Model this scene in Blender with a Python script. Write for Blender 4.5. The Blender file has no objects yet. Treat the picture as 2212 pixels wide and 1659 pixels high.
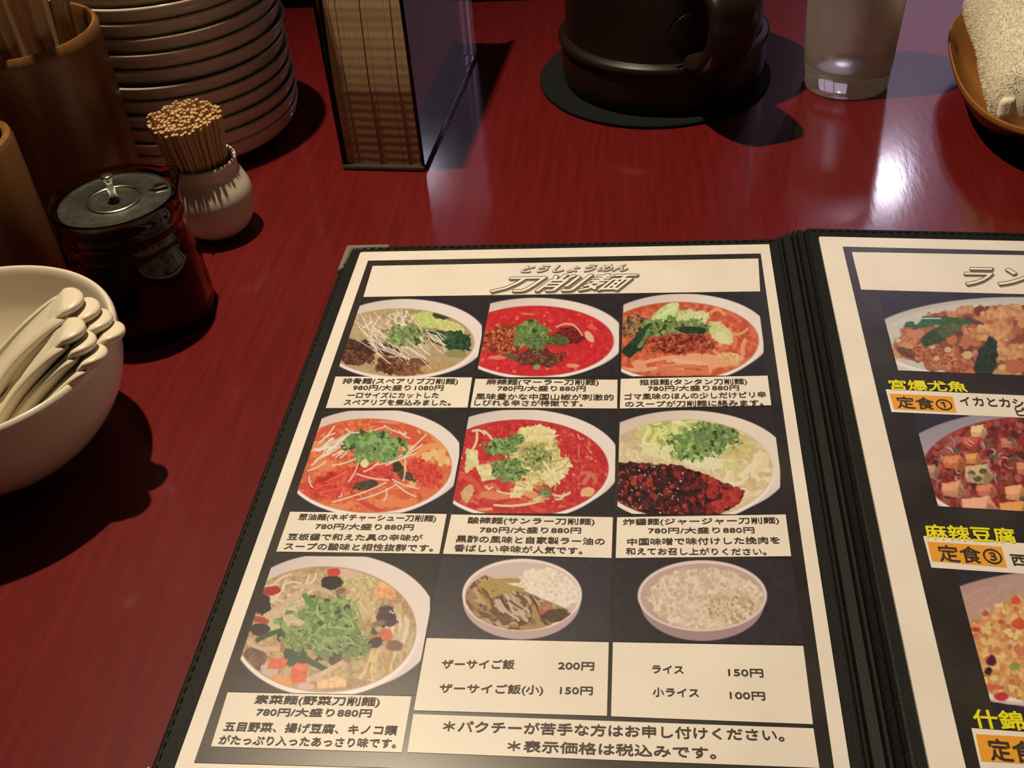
import bpy, bmesh, math, random
import numpy as np
from mathutils import Vector, Matrix

# ------------------------------------------------------------------ camera, world, lights, exposure
SC = bpy.context.scene
COL = SC.collection
F, CX, CY = 2350.0, 1106.0, 829.5
R = np.array([[0.9960972460725827, -0.08826254226236947, 0.0],
              [-0.05671231098631336, -0.6400334201110295, 0.7662512218088595],
              [-0.06763128084849672, -0.7632607318435568, -0.642541099912239]])
EYE = np.array([0.0, 0.0, 0.3136796908608189])
cam = bpy.data.cameras.new('camera')
cam.sensor_width = 36.0
cam.lens = F / 2212.0 * 36.0
cam.clip_start = 0.01
cam.clip_end = 50
co = bpy.data.objects.new('camera', cam)
COL.objects.link(co)
M = Matrix.Identity(4)
for i in range(3):
    M[i][0] = R[i][0]; M[i][1] = -R[i][1]; M[i][2] = -R[i][2]; M[i][3] = EYE[i]
co.matrix_world = M
SC.camera = co

SC.view_settings.view_transform = 'Standard'
SC.view_settings.look = 'None'
SC.view_settings.gamma = 1.0
SC.view_settings.use_curve_mapping = False
SC.view_settings.exposure = 0.0

w = bpy.data.worlds.new('world'); SC.world = w; w.use_nodes = True
w.node_tree.nodes['Background'].inputs[0].default_value = (0.30, 0.20, 0.14, 1)
w.node_tree.nodes['Background'].inputs[1].default_value = 0.05

def aim(o, p):
    o.rotation_euler = (Vector(p) - o.location).to_track_quat('-Z', 'Y').to_euler()

# warm ceiling spot above the left half of the table
LAMP = Vector((-0.19, 0.582, 0.90))
l = bpy.data.lights.new('ceiling_spot', 'SPOT')
l.energy = 40.0; l.color = (1.0, 0.80, 0.56); l.shadow_soft_size = 0.009
l.spot_size = math.radians(112); l.spot_blend = 1.0
o = bpy.data.objects.new('ceiling_spot', l); COL.objects.link(o); o.location = LAMP; aim(o, (0.10, 0.16, 0))
# cool lamp shining from the far side of the room (its mirror image lies on the lacquer)
l = bpy.data.lights.new('far_lamp', 'POINT')
l.energy = 3.6; l.color = (0.84, 0.80, 1.0); l.shadow_soft_size = 0.045
o = bpy.data.objects.new('far_lamp', l); COL.objects.link(o); o.location = (0.975, 2.35, 1.11)
# two small pendant bulbs deeper in the room, seen only as glints on the lacquer
for pos, e_ in (((-.675, 2.239, 1.19), .05), ((.804, 2.289, 1.118), .035)):
    l = bpy.data.lights.new('pendant_bulb', 'POINT'); l.energy = e_; l.color = (1, .85, .7); l.shadow_soft_size = .012
    o = bpy.data.objects.new('pendant_bulb', l); COL.objects.link(o); o.location = pos
l = bpy.data.lights.new('side_fill', 'AREA')  # unseen area light added to fill the sides facing right
l.energy = .55; l.color = (1.0, 0.80, 0.70); l.shape = 'RECTANGLE'; l.size = 1.2; l.size_y = .9
o = bpy.data.objects.new('side_fill', l); COL.objects.link(o); o.location = (2.3, 0.5, .7); aim(o, (0, .6, 0.05))
# soft warm fill added from the viewer's side, not an actual lamp
l = bpy.data.lights.new('front_fill', 'AREA')
l.energy = .10; l.color = (1.0, 0.66, 0.48); l.shape = 'RECTANGLE'; l.size = 2.2; l.size_y = 1.4
o = bpy.data.objects.new('front_fill', l); COL.objects.link(o); o.location = (0.6, -0.8, 1.55); aim(o, (0, .5, 0))

def at(x, y, z=0.0):
    v = R @ np.array([(x - CX) / F, (y - CY) / F, 1.0])
    return EYE + v * ((z - EYE[2]) / v[2])

# ------------------------------------------------------------------ helpers
def link(name, me, mat=None, parent=None):
    o = bpy.data.objects.new(name, me)
    COL.objects.link(o)
    if mat is not None:
        for m_ in (mat if isinstance(mat, (list, tuple)) else [mat]):
            me.materials.append(m_)
    if parent: o.parent = parent
    return o

def obj(name, bm, mat=None, parent=None, smooth=True):
    me = bpy.data.meshes.new(name)
    bmesh.ops.recalc_face_normals(bm, faces=bm.faces)
    bm.to_mesh(me); bm.free()
    if smooth:
        me.polygons.foreach_set('use_smooth', [True] * len(me.polygons))
        me.set_sharp_from_angle(angle=math.radians(38))
        if len(me.polygons) < 400:   # bevelled boxes: the large flats stay flat
            big = max(p.area for p in me.polygons) * .04
            for p in me.polygons:
                if p.area > big: p.use_smooth = False
    return link(name, me, mat, parent)

def tag(o, label, cat, group=None, kind=None):
    if label: o['label'] = label
    if cat: o['category'] = cat
    if group: o['group'] = group
    if kind: o['kind'] = kind
    return o

def empty(name, loc, label, cat, group=None, rz=0.0):
    o = bpy.data.objects.new(name, None); COL.objects.link(o)
    o.location = loc; o.rotation_euler = (0, 0, rz); o.empty_display_size = .01
    return tag(o, label, cat, group)

def lathe(prof, n=64, closed=False, bm=None, cx=0, cy=0):
    bm = bm or bmesh.new()
    rings = []
    for r, z in prof:
        if r < 1e-6:
            rings.append([bm.verts.new((cx, cy, z))])
        else:
            rings.append([bm.verts.new((cx + r * math.cos(2 * math.pi * i / n), cy + r * math.sin(2 * math.pi * i / n), z)) for i in range(n)])
    pairs = list(zip(rings, rings[1:]))
    if closed: pairs.append((rings[-1], rings[0]))
    for a, b in pairs:
        for i in range(n):
            j = (i + 1) % n
            if len(a) == 1 and len(b) == 1: continue
            if len(a) == 1: bm.faces.new((a[0], b[i], b[j]))
            elif len(b) == 1: bm.faces.new((a[i], b[0], a[j]))
            else: bm.faces.new((a[i], b[i], b[j], a[j]))
    return bm

def smooth_prof(pts, k=4):
    """Catmull-Rom through the profile points"""
    P = [np.array(p, float) for p in pts]; out = []
    for i in range(len(P) - 1):
        p0 = P[max(i - 1, 0)]; p1 = P[i]; p2 = P[i + 1]; p3 = P[min(i + 2, len(P) - 1)]
        for t in np.linspace(0, 1, k, endpoint=False):
            out.append(.5 * ((2 * p1) + (-p0 + p2) * t + (2 * p0 - 5 * p1 + 4 * p2 - p3) * t * t + (-p0 + 3 * p1 - 3 * p2 + p3) * t ** 3))
    out.append(P[-1])
    return [(max(0.0, float(p[0])), float(p[1])) for p in out]

def box(bm, x0, x1, y0, y1, z0, z1, bev=0.0, seg=2):
    r = bmesh.ops.create_cube(bm, size=1)
    vs = r['verts']
    for v in vs:
        v.co = Vector((x0 + (v.co.x + .5) * (x1 - x0), y0 + (v.co.y + .5) * (y1 - y0), z0 + (v.co.z + .5) * (z1 - z0)))
    if bev > 0:
        es = set(e for v in vs for e in v.link_edges)
        bmesh.ops.bevel(bm, geom=list(es), offset=bev, segments=seg, profile=.5, affect='EDGES')
    return bm

def tube(bm, pts, rad, n=10, sx=1.0, up=Vector((0, 0, 1)), caps=True):
    """sweep an ellipse (rad, rad*sx) along pts"""
    pts = [Vector(p) for p in pts]; rings = []
    for i, p in enumerate(pts):
        t = (pts[min(i + 1, len(pts) - 1)] - pts[max(i - 1, 0)]).normalized()
        a = t.cross(up)
        if a.length < 1e-5: a = t.cross(Vector((1, 0, 0)))
        a.normalize(); b = a.cross(t).normalized()
        r = rad[i] if isinstance(rad, (list, tuple)) else rad
        rings.append([bm.verts.new(p + a * math.cos(2 * math.pi * k / n) * r * sx + b * math.sin(2 * math.pi * k / n) * r) for k in range(n)])
    for A, B in zip(rings, rings[1:]):
        for k in range(n):
            bm.faces.new((A[k], A[(k + 1) % n], B[(k + 1) % n], B[k]))
    if caps:
        bm.faces.new(rings[0][::-1]); bm.faces.new(rings[-1])
    return bm

# ------------------------------------------------------------------ materials
def lin(c):
    c = np.asarray(c, float) / 255.0
    return np.where(c <= .04045, c / 12.92, ((c + .055) / 1.055) ** 2.4)

def mat(name, col, rough=.5, spec=.5, metal=0.0, trans=0.0, ior=1.45, coat=0.0, coat_rough=.05, sheen=0.0):
    m = bpy.data.materials.new(name); m.use_nodes = True
    p = m.node_tree.nodes['Principled BSDF']
    p.inputs['Base Color'].default_value = (*col, 1)
    p.inputs['Roughness'].default_value = rough
    p.inputs['Specular IOR Level'].default_value = spec
    p.inputs['Metallic'].default_value = metal
    p.inputs['Transmission Weight'].default_value = trans
    p.inputs['IOR'].default_value = ior
    p.inputs['Coat Weight'].default_value = coat
    p.inputs['Coat Roughness'].default_value = coat_rough
    p.inputs['Sheen Weight'].default_value = sheen
    return m

def N(m, t, **kw):
    n = m.node_tree.nodes.new(t)
    for k, v in kw.items():
        if k in n.inputs: n.inputs[k].default_value = v
        else: setattr(n, k, v)
    return n

def L_(m, a, b): m.node_tree.links.new(a, b)

def noise_colour(m, c0, c1, scale=(1, 1, 1), nscale=20, detail=5, p0=.35, p1=.65, bump=0.0, bdist=.0005, rot=0.0, coord='Object', distortion=0.0, rough=None):
    """mottled/grained colour from stretched object-space noise, optional bump and roughness range"""
    P = m.node_tree.nodes['Principled BSDF']
    tc = N(m, 'ShaderNodeTexCoord'); mp = N(m, 'ShaderNodeMapping')
    mp.inputs['Scale'].default_value = scale; mp.inputs['Rotation'].default_value = (0, 0, rot)
    L_(m, tc.outputs[coord], mp.inputs['Vector'])
    nt = N(m, 'ShaderNodeTexNoise'); nt.inputs['Scale'].default_value = nscale; nt.inputs['Detail'].default_value = detail
    nt.inputs['Distortion'].default_value = distortion
    L_(m, mp.outputs[0], nt.inputs['Vector'])
    cr = N(m, 'ShaderNodeValToRGB')
    cr.color_ramp.elements[0].position = p0; cr.color_ramp.elements[0].color = (*c0, 1)
    cr.color_ramp.elements[1].position = p1; cr.color_ramp.elements[1].color = (*c1, 1)
    L_(m, nt.outputs['Fac'], cr.inputs['Fac']); L_(m, cr.outputs['Color'], P.inputs['Base Color'])
    if bump:
        b = N(m, 'ShaderNodeBump'); b.inputs['Strength'].default_value = bump; b.inputs['Distance'].default_value = bdist
        L_(m, nt.outputs['Fac'], b.inputs['Height']); L_(m, b.outputs[0], P.inputs['Normal'])
    if rough:
        r = N(m, 'ShaderNodeMapRange'); r.inputs['To Min'].default_value = rough[0]; r.inputs['To Max'].default_value = rough[1]
        L_(m, nt.outputs['Fac'], r.inputs['Value']); L_(m, r.outputs[0], P.inputs['Roughness'])
    return m

# red lacquered tabletop: fine grain running away from the viewer, scratches in the lacquer
m_table = mat('red_lacquer_wood', (.12, .006, .008), rough=.42, spec=.15, coat=.85, coat_rough=.11)
P = m_table.node_tree.nodes['Principled BSDF']
tc = N(m_table, 'ShaderNodeTexCoord'); mp = N(m_table, 'ShaderNodeMapping')
mp.inputs['Rotation'].default_value = (0, 0, math.radians(5)); mp.inputs['Scale'].default_value = (1, .055, 1)
L_(m_table, tc.outputs['Object'], mp.inputs['Vector'])
n1 = N(m_table, 'ShaderNodeTexNoise'); n1.inputs['Scale'].default_value = 420; n1.inputs['Detail'].default_value = 3
L_(m_table, mp.outputs[0], n1.inputs['Vector'])
n2 = N(m_table, 'ShaderNodeTexNoise'); n2.inputs['Scale'].default_value = 240; n2.inputs['Detail'].default_value = 4
L_(m_table, mp.outputs[0], n2.inputs['Vector'])
ad = N(m_table, 'ShaderNodeMath', operation='ADD'); L_(m_table, n1.outputs['Fac'], ad.inputs[0]); L_(m_table, n2.outputs['Fac'], ad.inputs[1])
cr = N(m_table, 'ShaderNodeValToRGB')
cr.color_ramp.elements[0].position = .38; cr.color_ramp.elements[0].color = (.112, .0072, .0070, 1)
cr.color_ramp.elements[1].position = .62; cr.color_ramp.elements[1].color = (.146, .0105, .0100, 1)
hf = N(m_table, 'ShaderNodeMath', operation='MULTIPLY'); hf.inputs[1].default_value = .5
L_(m_table, ad.outputs[0], hf.inputs[0]); L_(m_table, hf.outputs[0], cr.inputs['Fac']); L_(m_table, cr.outputs['Color'], P.inputs['Base Color'])
b = N(m_table, 'ShaderNodeBump'); b.inputs['Strength'].default_value = .05; b.inputs['Distance'].default_value = .00015
L_(m_table, ad.outputs[0], b.inputs['Height']); L_(m_table, b.outputs[0], P.inputs['Normal'])
n3 = N(m_table, 'ShaderNodeTexNoise'); n3.inputs['Scale'].default_value = 260; n3.inputs['Detail'].default_value = 6
mp3 = N(m_table, 'ShaderNodeMapping'); mp3.inputs['Scale'].default_value = (1, .22, 1); mp3.inputs['Rotation'].default_value = (0, 0, -.2)
L_(m_table, tc.outputs['Object'], mp3.inputs['Vector']); L_(m_table, mp3.outputs[0], n3.inputs['Vector'])
b3 = N(m_table, 'ShaderNodeBump'); b3.inputs['Strength'].default_value = .26; b3.inputs['Distance'].default_value = .00012
L_(m_table, n3.outputs['Fac'], b3.inputs['Height']); L_(m_table, b3.outputs[0], P.inputs['Coat Normal'])

m_darkwood = noise_colour(mat('dark_brown_wood', (.03, .018, .01), rough=.5), (.020, .012, .007), (.05, .03, .018), (1, 1, .08), 60)
m_floor = noise_colour(mat('dark_floor', (.03, .02, .015), rough=.6), (.02, .014, .01), (.04, .028, .02), (1, .1, 1), 8)
m_wall = noise_colour(mat('brown_plaster', (.12, .08, .05), rough=.9), (.10, .065, .04), (.15, .10, .065), nscale=6)
m_ceil = noise_colour(mat('dim_ceiling', (.2, .16, .12), rough=.9), (.16, .12, .09), (.22, .17, .13), nscale=4)
m_cover = noise_colour(mat('black_leatherette', (.012, .013, .012), rough=.6, spec=.25), (.003, .0036, .003), (.012, .014, .012), nscale=1400, detail=3, bump=.5, bdist=.0004)
m_thread = mat('black_thread', (.006, .0065, .006), rough=.8, spec=.2)
m_metal = mat('steel', (.55, .53, .48), rough=.22, metal=1)
m_clip = mat('dull_steel_clip', (.30, .29, .26), rough=.42, metal=.55)
m_tin = noise_colour(mat('brushed_lid_steel', (.42, .43, .38), rough=.33, metal=1), (.19, .20, .17), (.30, .31, .27), nscale=300)
m_paper = mat('cream_paper', (.82, .79, .74), rough=.40, spec=.4, coat=.2, coat_rough=.14)
noise_colour(m_paper, (.79, .76, .71), (.85, .82, .77), nscale=30)
m_black_ink = noise_colour(mat('black_print', (.03, .027, .022), rough=.32, coat=.25, coat_rough=.12), (.020, .018, .016), (.040, .036, .030), nscale=40)
m_ink = mat('brown_black_ink', (.040, .028, .016), rough=.5)
m_ink_white = mat('white_ink', (.86, .84, .80), rough=.5)
m_ink_shadow = mat('grey_ink', (.22, .18, .13), rough=.5)
m_ink_yellow = mat('yellow_ink', (.80, .76, .015), rough=.4)
m_ink_orange = mat('orange_ink', (.80, .37, .035), rough=.4)
m_china = noise_colour(mat('white_china', (.78, .74, .66), rough=.12, spec=.5), (.78, .71, .58), (.82, .75, .62), nscale=15)
m_plate = noise_colour(mat('glazed_plate_china', (.62, .56, .48), rough=.10, spec=.5), (.62, .55, .44), (.70, .63, .52), nscale=12)
m_spoon = noise_colour(mat('spoon_melamine', (.66, .61, .53), rough=.32, spec=.5), (.72, .65, .50), (.77, .70, .55), nscale=20)
m_bamboo = noise_colour(mat('varnished_bamboo', (.30, .15, .05), rough=.32, spec=.5), (.15, .062, .018), (.27, .13, .042), (1, 1, .06), 90, bump=.05)
m_chop = noise_colour(mat('pale_wood_chopstick', (.50, .32, .17), rough=.6), (.42, .26, .13), (.56, .37, .20), (1, 1, .03), 500)
m_pick = noise_colour(mat('toothpick_wood', (.62, .38, .16), rough=.6), (.50, .31, .14), (.62, .42, .22), (1, 1, .1), 700)
m_pitcher = noise_colour(mat('dark_brown_plastic', (.016, .010, .007), rough=.36, spec=.35), (.010, .006, .004), (.018, .011, .0075), nscale=30)
m_coaster = noise_colour(mat('black_green_rubber', (.010, .014, .012), rough=.85, spec=.2), (.004, .0055, .005), (.009, .012, .0105), nscale=900, bump=.3, bdist=.0003)
m_dish_in = noise_colour(mat('amber_wood_dish', (.36, .15, .035), rough=.3, coat=.3), (.28, .105, .022), (.42, .19, .05), (1, .12, 1), 70, rot=.3)
m_dish_out = mat('shade_black_dish', (.010, .007, .006), rough=.25)  # dish exterior coloured black to stand in for the shade under its rim
m_towel = noise_colour(mat('cream_terry', (.72, .68, .56), rough=.95, sheen=.3), (.80, .76, .60), (.88, .84, .70), nscale=400, bump=.6, bdist=.0008)
m_napkin = noise_colour(mat('kraft_tan_paper', (.40, .27, .15), rough=.85), (.36, .24, .13), (.45, .31, .18), nscale=120)
m_soy = mat('dark_soy_liquid', (.022, .001, .003), rough=.04)
m_water = mat('water', (.97, .98, .98), rough=0, trans=1, ior=1.33)
m_glass = mat('clear_glass', (.97, .98, .97), rough=.02, trans=1, ior=1.48)
m_jarglass = mat('jar_glass', (.50, .38, .34), rough=.03, trans=1, ior=1.28)
# tumbler wall fogged with condensation
m_fog = mat('condensation_glass', (.9, .9, .88), rough=.32, trans=1, ior=1.40)
nt = m_fog.node_tree; pf = nt.nodes['Principled BSDF']
df = N(m_fog, 'ShaderNodeBsdfDiffuse'); df.inputs['Color'].default_value = (.72, .58, .52, 1)
tl = N(m_fog, 'ShaderNodeBsdfTranslucent'); tl.inputs['Color'].default_value = (.72, .58, .52, 1)
m1 = N(m_fog, 'ShaderNodeMixShader'); m1.inputs[0].default_value = .5
mx = N(m_fog, 'ShaderNodeMixShader'); mx.inputs[0].default_value = .24
nt.links.new(df.outputs[0], m1.inputs[1]); nt.links.new(tl.outputs[0], m1.inputs[2])
nt.links.new(pf.outputs[0], mx.inputs[1]); nt.links.new(m1.outputs[0], mx.inputs[2])
nt.links.new(mx.outputs[0], nt.nodes['Material Output'].inputs['Surface'])
m_glass2 = mat('wet_glass_base', (.95, .96, .94), rough=.06, trans=1, ior=1.48)
nt = m_glass2.node_tree; pf = nt.nodes['Principled BSDF']
df = N(m_glass2, 'ShaderNodeBsdfDiffuse'); df.inputs['Color'].default_value = (.88, .87, .80, 1)
mx = N(m_glass2, 'ShaderNodeMixShader'); mx.inputs[0].default_value = .22
nt.links.new(pf.outputs[0], mx.inputs[1]); nt.links.new(df.outputs[0], mx.inputs[2])
nt.links.new(mx.outputs[0], nt.nodes['Material Output'].inputs['Surface'])
# thin clear acrylic sheet
m_acryl = mat('clear_acrylic', (.9, .88, .85), rough=.08)
nt = m_acryl.node_tree; pa = nt.nodes['Principled BSDF']
tr = N(m_acryl, 'ShaderNodeBsdfTransparent'); tr.inputs['Color'].default_value = (.95, .94, .93, 1)
gl = N(m_acryl, 'ShaderNodeBsdfGlossy'); gl.inputs['Roughness'].default_value = .08
fr = N(m_acryl, 'ShaderNodeFresnel'); fr.inputs['IOR'].default_value = 1.49
mx = N(m_acryl, 'ShaderNodeMixShader')
nt.links.new(fr.outputs[0], mx.inputs[0]); nt.links.new(tr.outputs[0], mx.inputs[1]); nt.links.new(gl.outputs[0], mx.inputs[2])
nt.links.new(mx.outputs[0], nt.nodes['Material Output'].inputs['Surface'])
m_pane = bpy.data.materials.new('lit_window_pane'); m_pane.use_nodes = True
nt = m_pane.node_tree; nt.nodes.clear()
em = nt.nodes.new('ShaderNodeEmission'); em.inputs[0].default_value = (.76, .56, .84, 1); em.inputs[1].default_value = .80
ou = nt.nodes.new('ShaderNodeOutputMaterial'); nt.links.new(em.outputs[0], ou.inputs[0])

# ------------------------------------------------------------------ the setting
def plane_box(name, a, b, m, kind='structure'):
    bm = bmesh.new(); box(bm, a[0], b[0], a[1], b[1], a[2], b[2])
    o = obj(name, bm, m, smooth=False); o['kind'] = kind
    return o
ZF = -.72
plane_box('floor', (-1.9, -1.6, ZF - .05), (2.6, 2.5, ZF), m_floor)
plane_box('ceiling', (-1.9, -1.6, 1.75), (2.6, 2.5, 1.8), m_ceil)
plane_box('wall_left', (-1.95, -1.6, ZF), (-1.9, 2.5, 1.75), m_wall)
plane_box('wall_right', (2.6, -1.6, ZF), (2.65, 2.5, 1.75), m_wall)
plane_box('wall_front', (-1.95, -1.65, ZF), (2.65, -1.6, 1.75), m_wall)
plane_box('wall_back', (-1.95, 2.5, ZF), (2.65, 2.55, 1.75), m_wall)
wx0, wx1, wz0, wz1 = .80, 2.05, .42, 1.60
bm = bmesh.new()
for (a, b_, c, d) in ((wx0 - .05, wx1 + .05, wz1, wz1 + .05), (wx0 - .05, wx1 + .05, wz0 - .05, wz0), (wx0 - .05, wx0, wz0, wz1), (wx1, wx1 + .05, wz0, wz1)):
    box(bm, a, b_, 2.455, 2.50, c, d, .004)
win = obj('window_1', bm, m_darkwood, smooth=False); win['kind'] = 'structure'
for i in range(3):
    bm = bmesh.new(); s = (wx1 - wx0) / 3
    box(bm, wx0 + s * i + .012, wx0 + s * (i + 1) - .012, 2.475, 2.485, wz0, wz1)
    obj('window_pane', bm, m_pane, win, smooth=False)
    if i:
        bm = bmesh.new(); box(bm, wx0 + s * i - .012, wx0 + s * i + .012, 2.46, 2.499, wz0, wz1, .002)
        obj('mullion', bm, m_darkwood, win, smooth=False)

# table: top, apron and legs, turned so its far edge runs as in the photo
tang = math.radians(-8.49)
tb = empty('dining_table', (0.06, .38, 0), 'red lacquered wooden dining table the dishes and menu stand on', 'table', rz=tang)
bm = bmesh.new(); box(bm, -.85, .85, -.42, .4439, -.03, 0, .0015)
obj('tabletop', bm, m_table, tb)
bm = bmesh.new(); box(bm, -.78, .78, -.36, .385, -.10, -.031, .002)
obj('apron', bm, m_darkwood, tb)
for sx in (-1, 1):
    for sy in (-.35, .375):
        bm = bmesh.new(); box(bm, sx * .79 - .03, sx * .79 + .03, sy - .03, sy + .03, ZF, -.031, .003)
        obj('leg', bm, m_darkwood, tb)

# slatted bench back beyond the far edge of the table
bn = empty('slatted_bench', (0.0, 1.02, ZF), 'dark brown slatted wooden bench back beyond the far table edge', 'bench', rz=tang)
bm = bmesh.new(); box(bm, -.9, .9, .02, .05, .02, .71, .002)
box(bm, -.9, .9, -.02, .06, .71, .75, .004)
obj('back_board', bm, m_darkwood, bn)
bm = bmesh.new(); box(bm, -.012, .012, -.008, .019, .02, .709, .003, 1)
me0 = None
for i in range(50):
    if me0 is None:
        so = obj('slat', bm, m_darkwood, bn); me0 = so.data
    else:
        so = bpy.data.objects.new('slat', me0); COL.objects.link(so); so.parent = bn
    so.location = (-.88 + i * .036, 0, 0)

# ------------------------------------------------------------------ the open menu
# page frames: world = O + u*U + v*V, u across and v down the black print area of a page
ZP = .006
PAGES = {
    'L': (np.array([-0.06851, 0.47602]), np.array([0.9921, -0.1258]) * .1995, np.array([-0.1507, -0.9886]) * .28525),
    'R': (np.array([0.1704, 0.4506]), np.array([0.9789, -0.2042]) * .1995, np.array([-0.1563, -0.9877]) * .28525)}

def uvw(pg, u, v):
    O_, U_, V_ = PAGES[pg]
    return O_ + u * U_ + v * V_

def px2uv(pg, x, y):
    O_, U_, V_ = PAGES[pg]
    p = at(x, y, ZP)[:2] - O_
    return np.linalg.solve(np.array([U_, V_]).T, p)

menu = empty('menu_book', (0.15, .46, 0), 'open black leatherette menu book with photo pages lying on the table', 'menu')
MO = Vector((-0.15, -.46, 0))

def flat_poly(bm, pg, uvs, z, th=0.0):
    vs = [bm.verts.new((*uvw(pg, *p), z)) for p in uvs]
    f = bm.faces.new(vs)
    if th:
        r = bmesh.ops.extrude_face_region(bm, geom=[f])
        for v in r['geom']:
            if isinstance(v, bmesh.types.BMVert): v.co.z -= th
    return f

def menu_part(name, bm, m, parent=None, bev=0, smooth=False):
    o = obj(name, bm, m, None, smooth=smooth)
    o.data.transform(Matrix.Translation(MO)); o.parent = parent or menu
    return o

def board(name, pg, u0, u1, v0, v1, z0, z1, bev=.0012):
    bm = bmesh.new(); flat_poly(bm, pg, [(u0, v0), (u1, v0), (u1, v1), (u0, v1)], z1, z1 - z0)
    bmesh.ops.recalc_face_normals(bm, faces=bm.faces)
    bmesh.ops.bevel(bm, geom=list(bm.edges), offset=bev, segments=3, profile=.6, affect='EDGES')
    return menu_part(name, bm, m_cover, smooth=True)

board('cover_board', 'L', -.0717, 1.052, -.056, 1.085, .0003, .0044)
board('cover_board', 'R', -.078, 1.10, -.068, 1.085, .0003, .0044)
# spine between the boards with its pressed grooves
def spine_pt(s, v):
    a = uvw('L', 1.05, v); b_ = uvw('R', -.076, v); return a + (b_ - a) * s
bm = bmesh.new()
prof = [(0, .0034), (.04, .0040), (.10, .0040), (.14, .0020), (.18, .0040), (.30, .0046), (.42, .0050), (.46, .0026), (.50, .0052), (.58, .0053), (.62, .0028), (.66, .0052), (.78, .0046), (.84, .0044), (.87, .0022), (.91, .0040), (1, .0036)]
rows = []
for v in np.linspace(-.064, 1.085, 24):
    rows.append([bm.verts.new((*spine_pt(s, v), z)) for s, z in prof] + [bm.verts.new((*spine_pt(s, v), .0004)) for s in (1, 0)])
for a, b_ in zip(rows, rows[1:]):
    for i in range(len(a)):
        j = (i + 1) % len(a); bm.faces.new((a[i], a[j], b_[j], b_[i]))
bm.faces.new(rows[0]); bm.faces.new(rows[-1][::-1])
menu_part('spine', bm, m_cover, smooth=True)
# stitching round the boards
bm = bmesh.new()
def stitches(pg, pts):
    for (a, b_) in zip(pts, pts[1:]):
        A = uvw(pg, *a); B = uvw(pg, *b_); L = np.linalg.norm(B - A); n = int(L / .0042); d = (B - A) / L
        for i in range(n):
            p = A + d * (i * .0042 + .0006)
            q = p + d * .0030
            tube(bm, [(*p, .0043), (*((p + q) / 2), .0048), (*q, .0043)], .00028, 5)
stitches('L', [(1.04, -.047), (-.062, -.047), (-.062, 1.06)])
stitches('R', [(-.07, -.058), (1.08, -.058)])
so = menu_part('stitching', bm, m_thread); so['kind'] = 'stuff'
# brass-grey corner clips
def corner(u0, v0, su, sv):
    bm = bmesh.new(); t = .0052
    pts = [(0, 0), (.115, 0), (.115, .010), (.018, .014), (.013, .075), (0, .085)]
    flat_poly(bm, 'L', [(u0 + su * a, v0 + sv * b_) for a, b_ in pts], t, .0056)
    bmesh.ops.recalc_face_normals(bm, faces=bm.faces)
    bmesh.ops.bevel(bm, geom=[e for e in bm.edges], offset=.0005, segments=2, affect='EDGES')
    o = menu_part('corner_clip', bm, m_clip, smooth=True); o['label'] = 'dull steel corner clip'
corner(-.0745, -.0585, 1, 1)
corner(-.0765, 1.0875, 1, -1)

def page(pg, u0, u1, v0, v1, bevel=True):
    bm = bmesh.new(); flat_poly(bm, pg, [(u0 + .004, v0), (u1, v0), (u1, v1), (u0, v1), (u0, v0 + .003)], ZP - .0002, .0013)
    return menu_part('page', bm, m_paper)
pageL = page('L', -.029, 1.0245, -.030, 1.055)
pageR = page('R', -.078 + .025, 1.052, -.032, 1.055)
black = []
for pg, par in (('L', pageL), ('R', pageR)):
    bm = bmesh.new(); flat_poly(bm, pg, [(0, 0), (1, 0), (1, 1.0), (0, 1.0)], ZP)
    menu_part('printed_ground', bm, m_black_ink, par)

def panel(pg, par, px, m=m_paper, z=ZP + .00018, name='caption_panel'):
    bm = bmesh.new(); flat_poly(bm, pg, [px2uv(pg, *p) for p in px], z)
    return menu_part(name, bm, m, par)
PAN = [[(805, 575), (1638, 559), (1642, 630), (785, 642)],
       [(725, 814), (1020, 816), (1010, 881), (704, 882)],
       [(1027, 819), (1334, 821), (1333, 883), (1016, 881)],
       [(1341, 819), (1658, 812), (1666, 876), (1339, 883)],
       [(627, 1106), (965, 1111), (949, 1197), (597, 1192)],
       [(975, 1112), (1324, 1118), (1321, 1206), (957, 1197)],
       [(1333, 1118), (1697, 1112), (1709, 1202), (1330, 1206)],
       [(492, 1496), (889, 1505), (868, 1626), (456, 1613)],
       [(922, 1379), (1315, 1388), (1311, 1547), (894, 1535)],
       [(1324, 1388), (1735, 1396), (1756, 1565), (1320, 1548)],
       [(893, 1543), (1757, 1574), (1770, 1659.5), (880, 1625.5)]]
for q in PAN: panel('L', pageL, q)
PR = [[(1840, 545), (2330, 554), (2352, 640), (1860, 626.4)],
      [(1913, 841.5), (2450, 866), (2470, 914), (1925.7, 890.7)],
      [(1994, 1158.4), (2540, 1198), (2560, 1264), (2011.7, 1226.7)],
      [(2098, 1573.4), (2660, 1614), (2680, 1700), (2119, 1666)]]
for q in PR: panel('R', pageR, q)
for q in ([(1921, 851), (2057.4, 857.7), (2066, 892), (1931, 884.4)], [(2002.5, 1170.5), (2162.8, 1182), (2175, 1226.7), (2013, 1213)],
          [(2107, 1586.6), (2282, 1597), (2296, 1657), (2119.5, 1645)]):
    panel('R', pageR, q, m_ink_orange, ZP + .00026, 'orange_tab')

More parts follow.
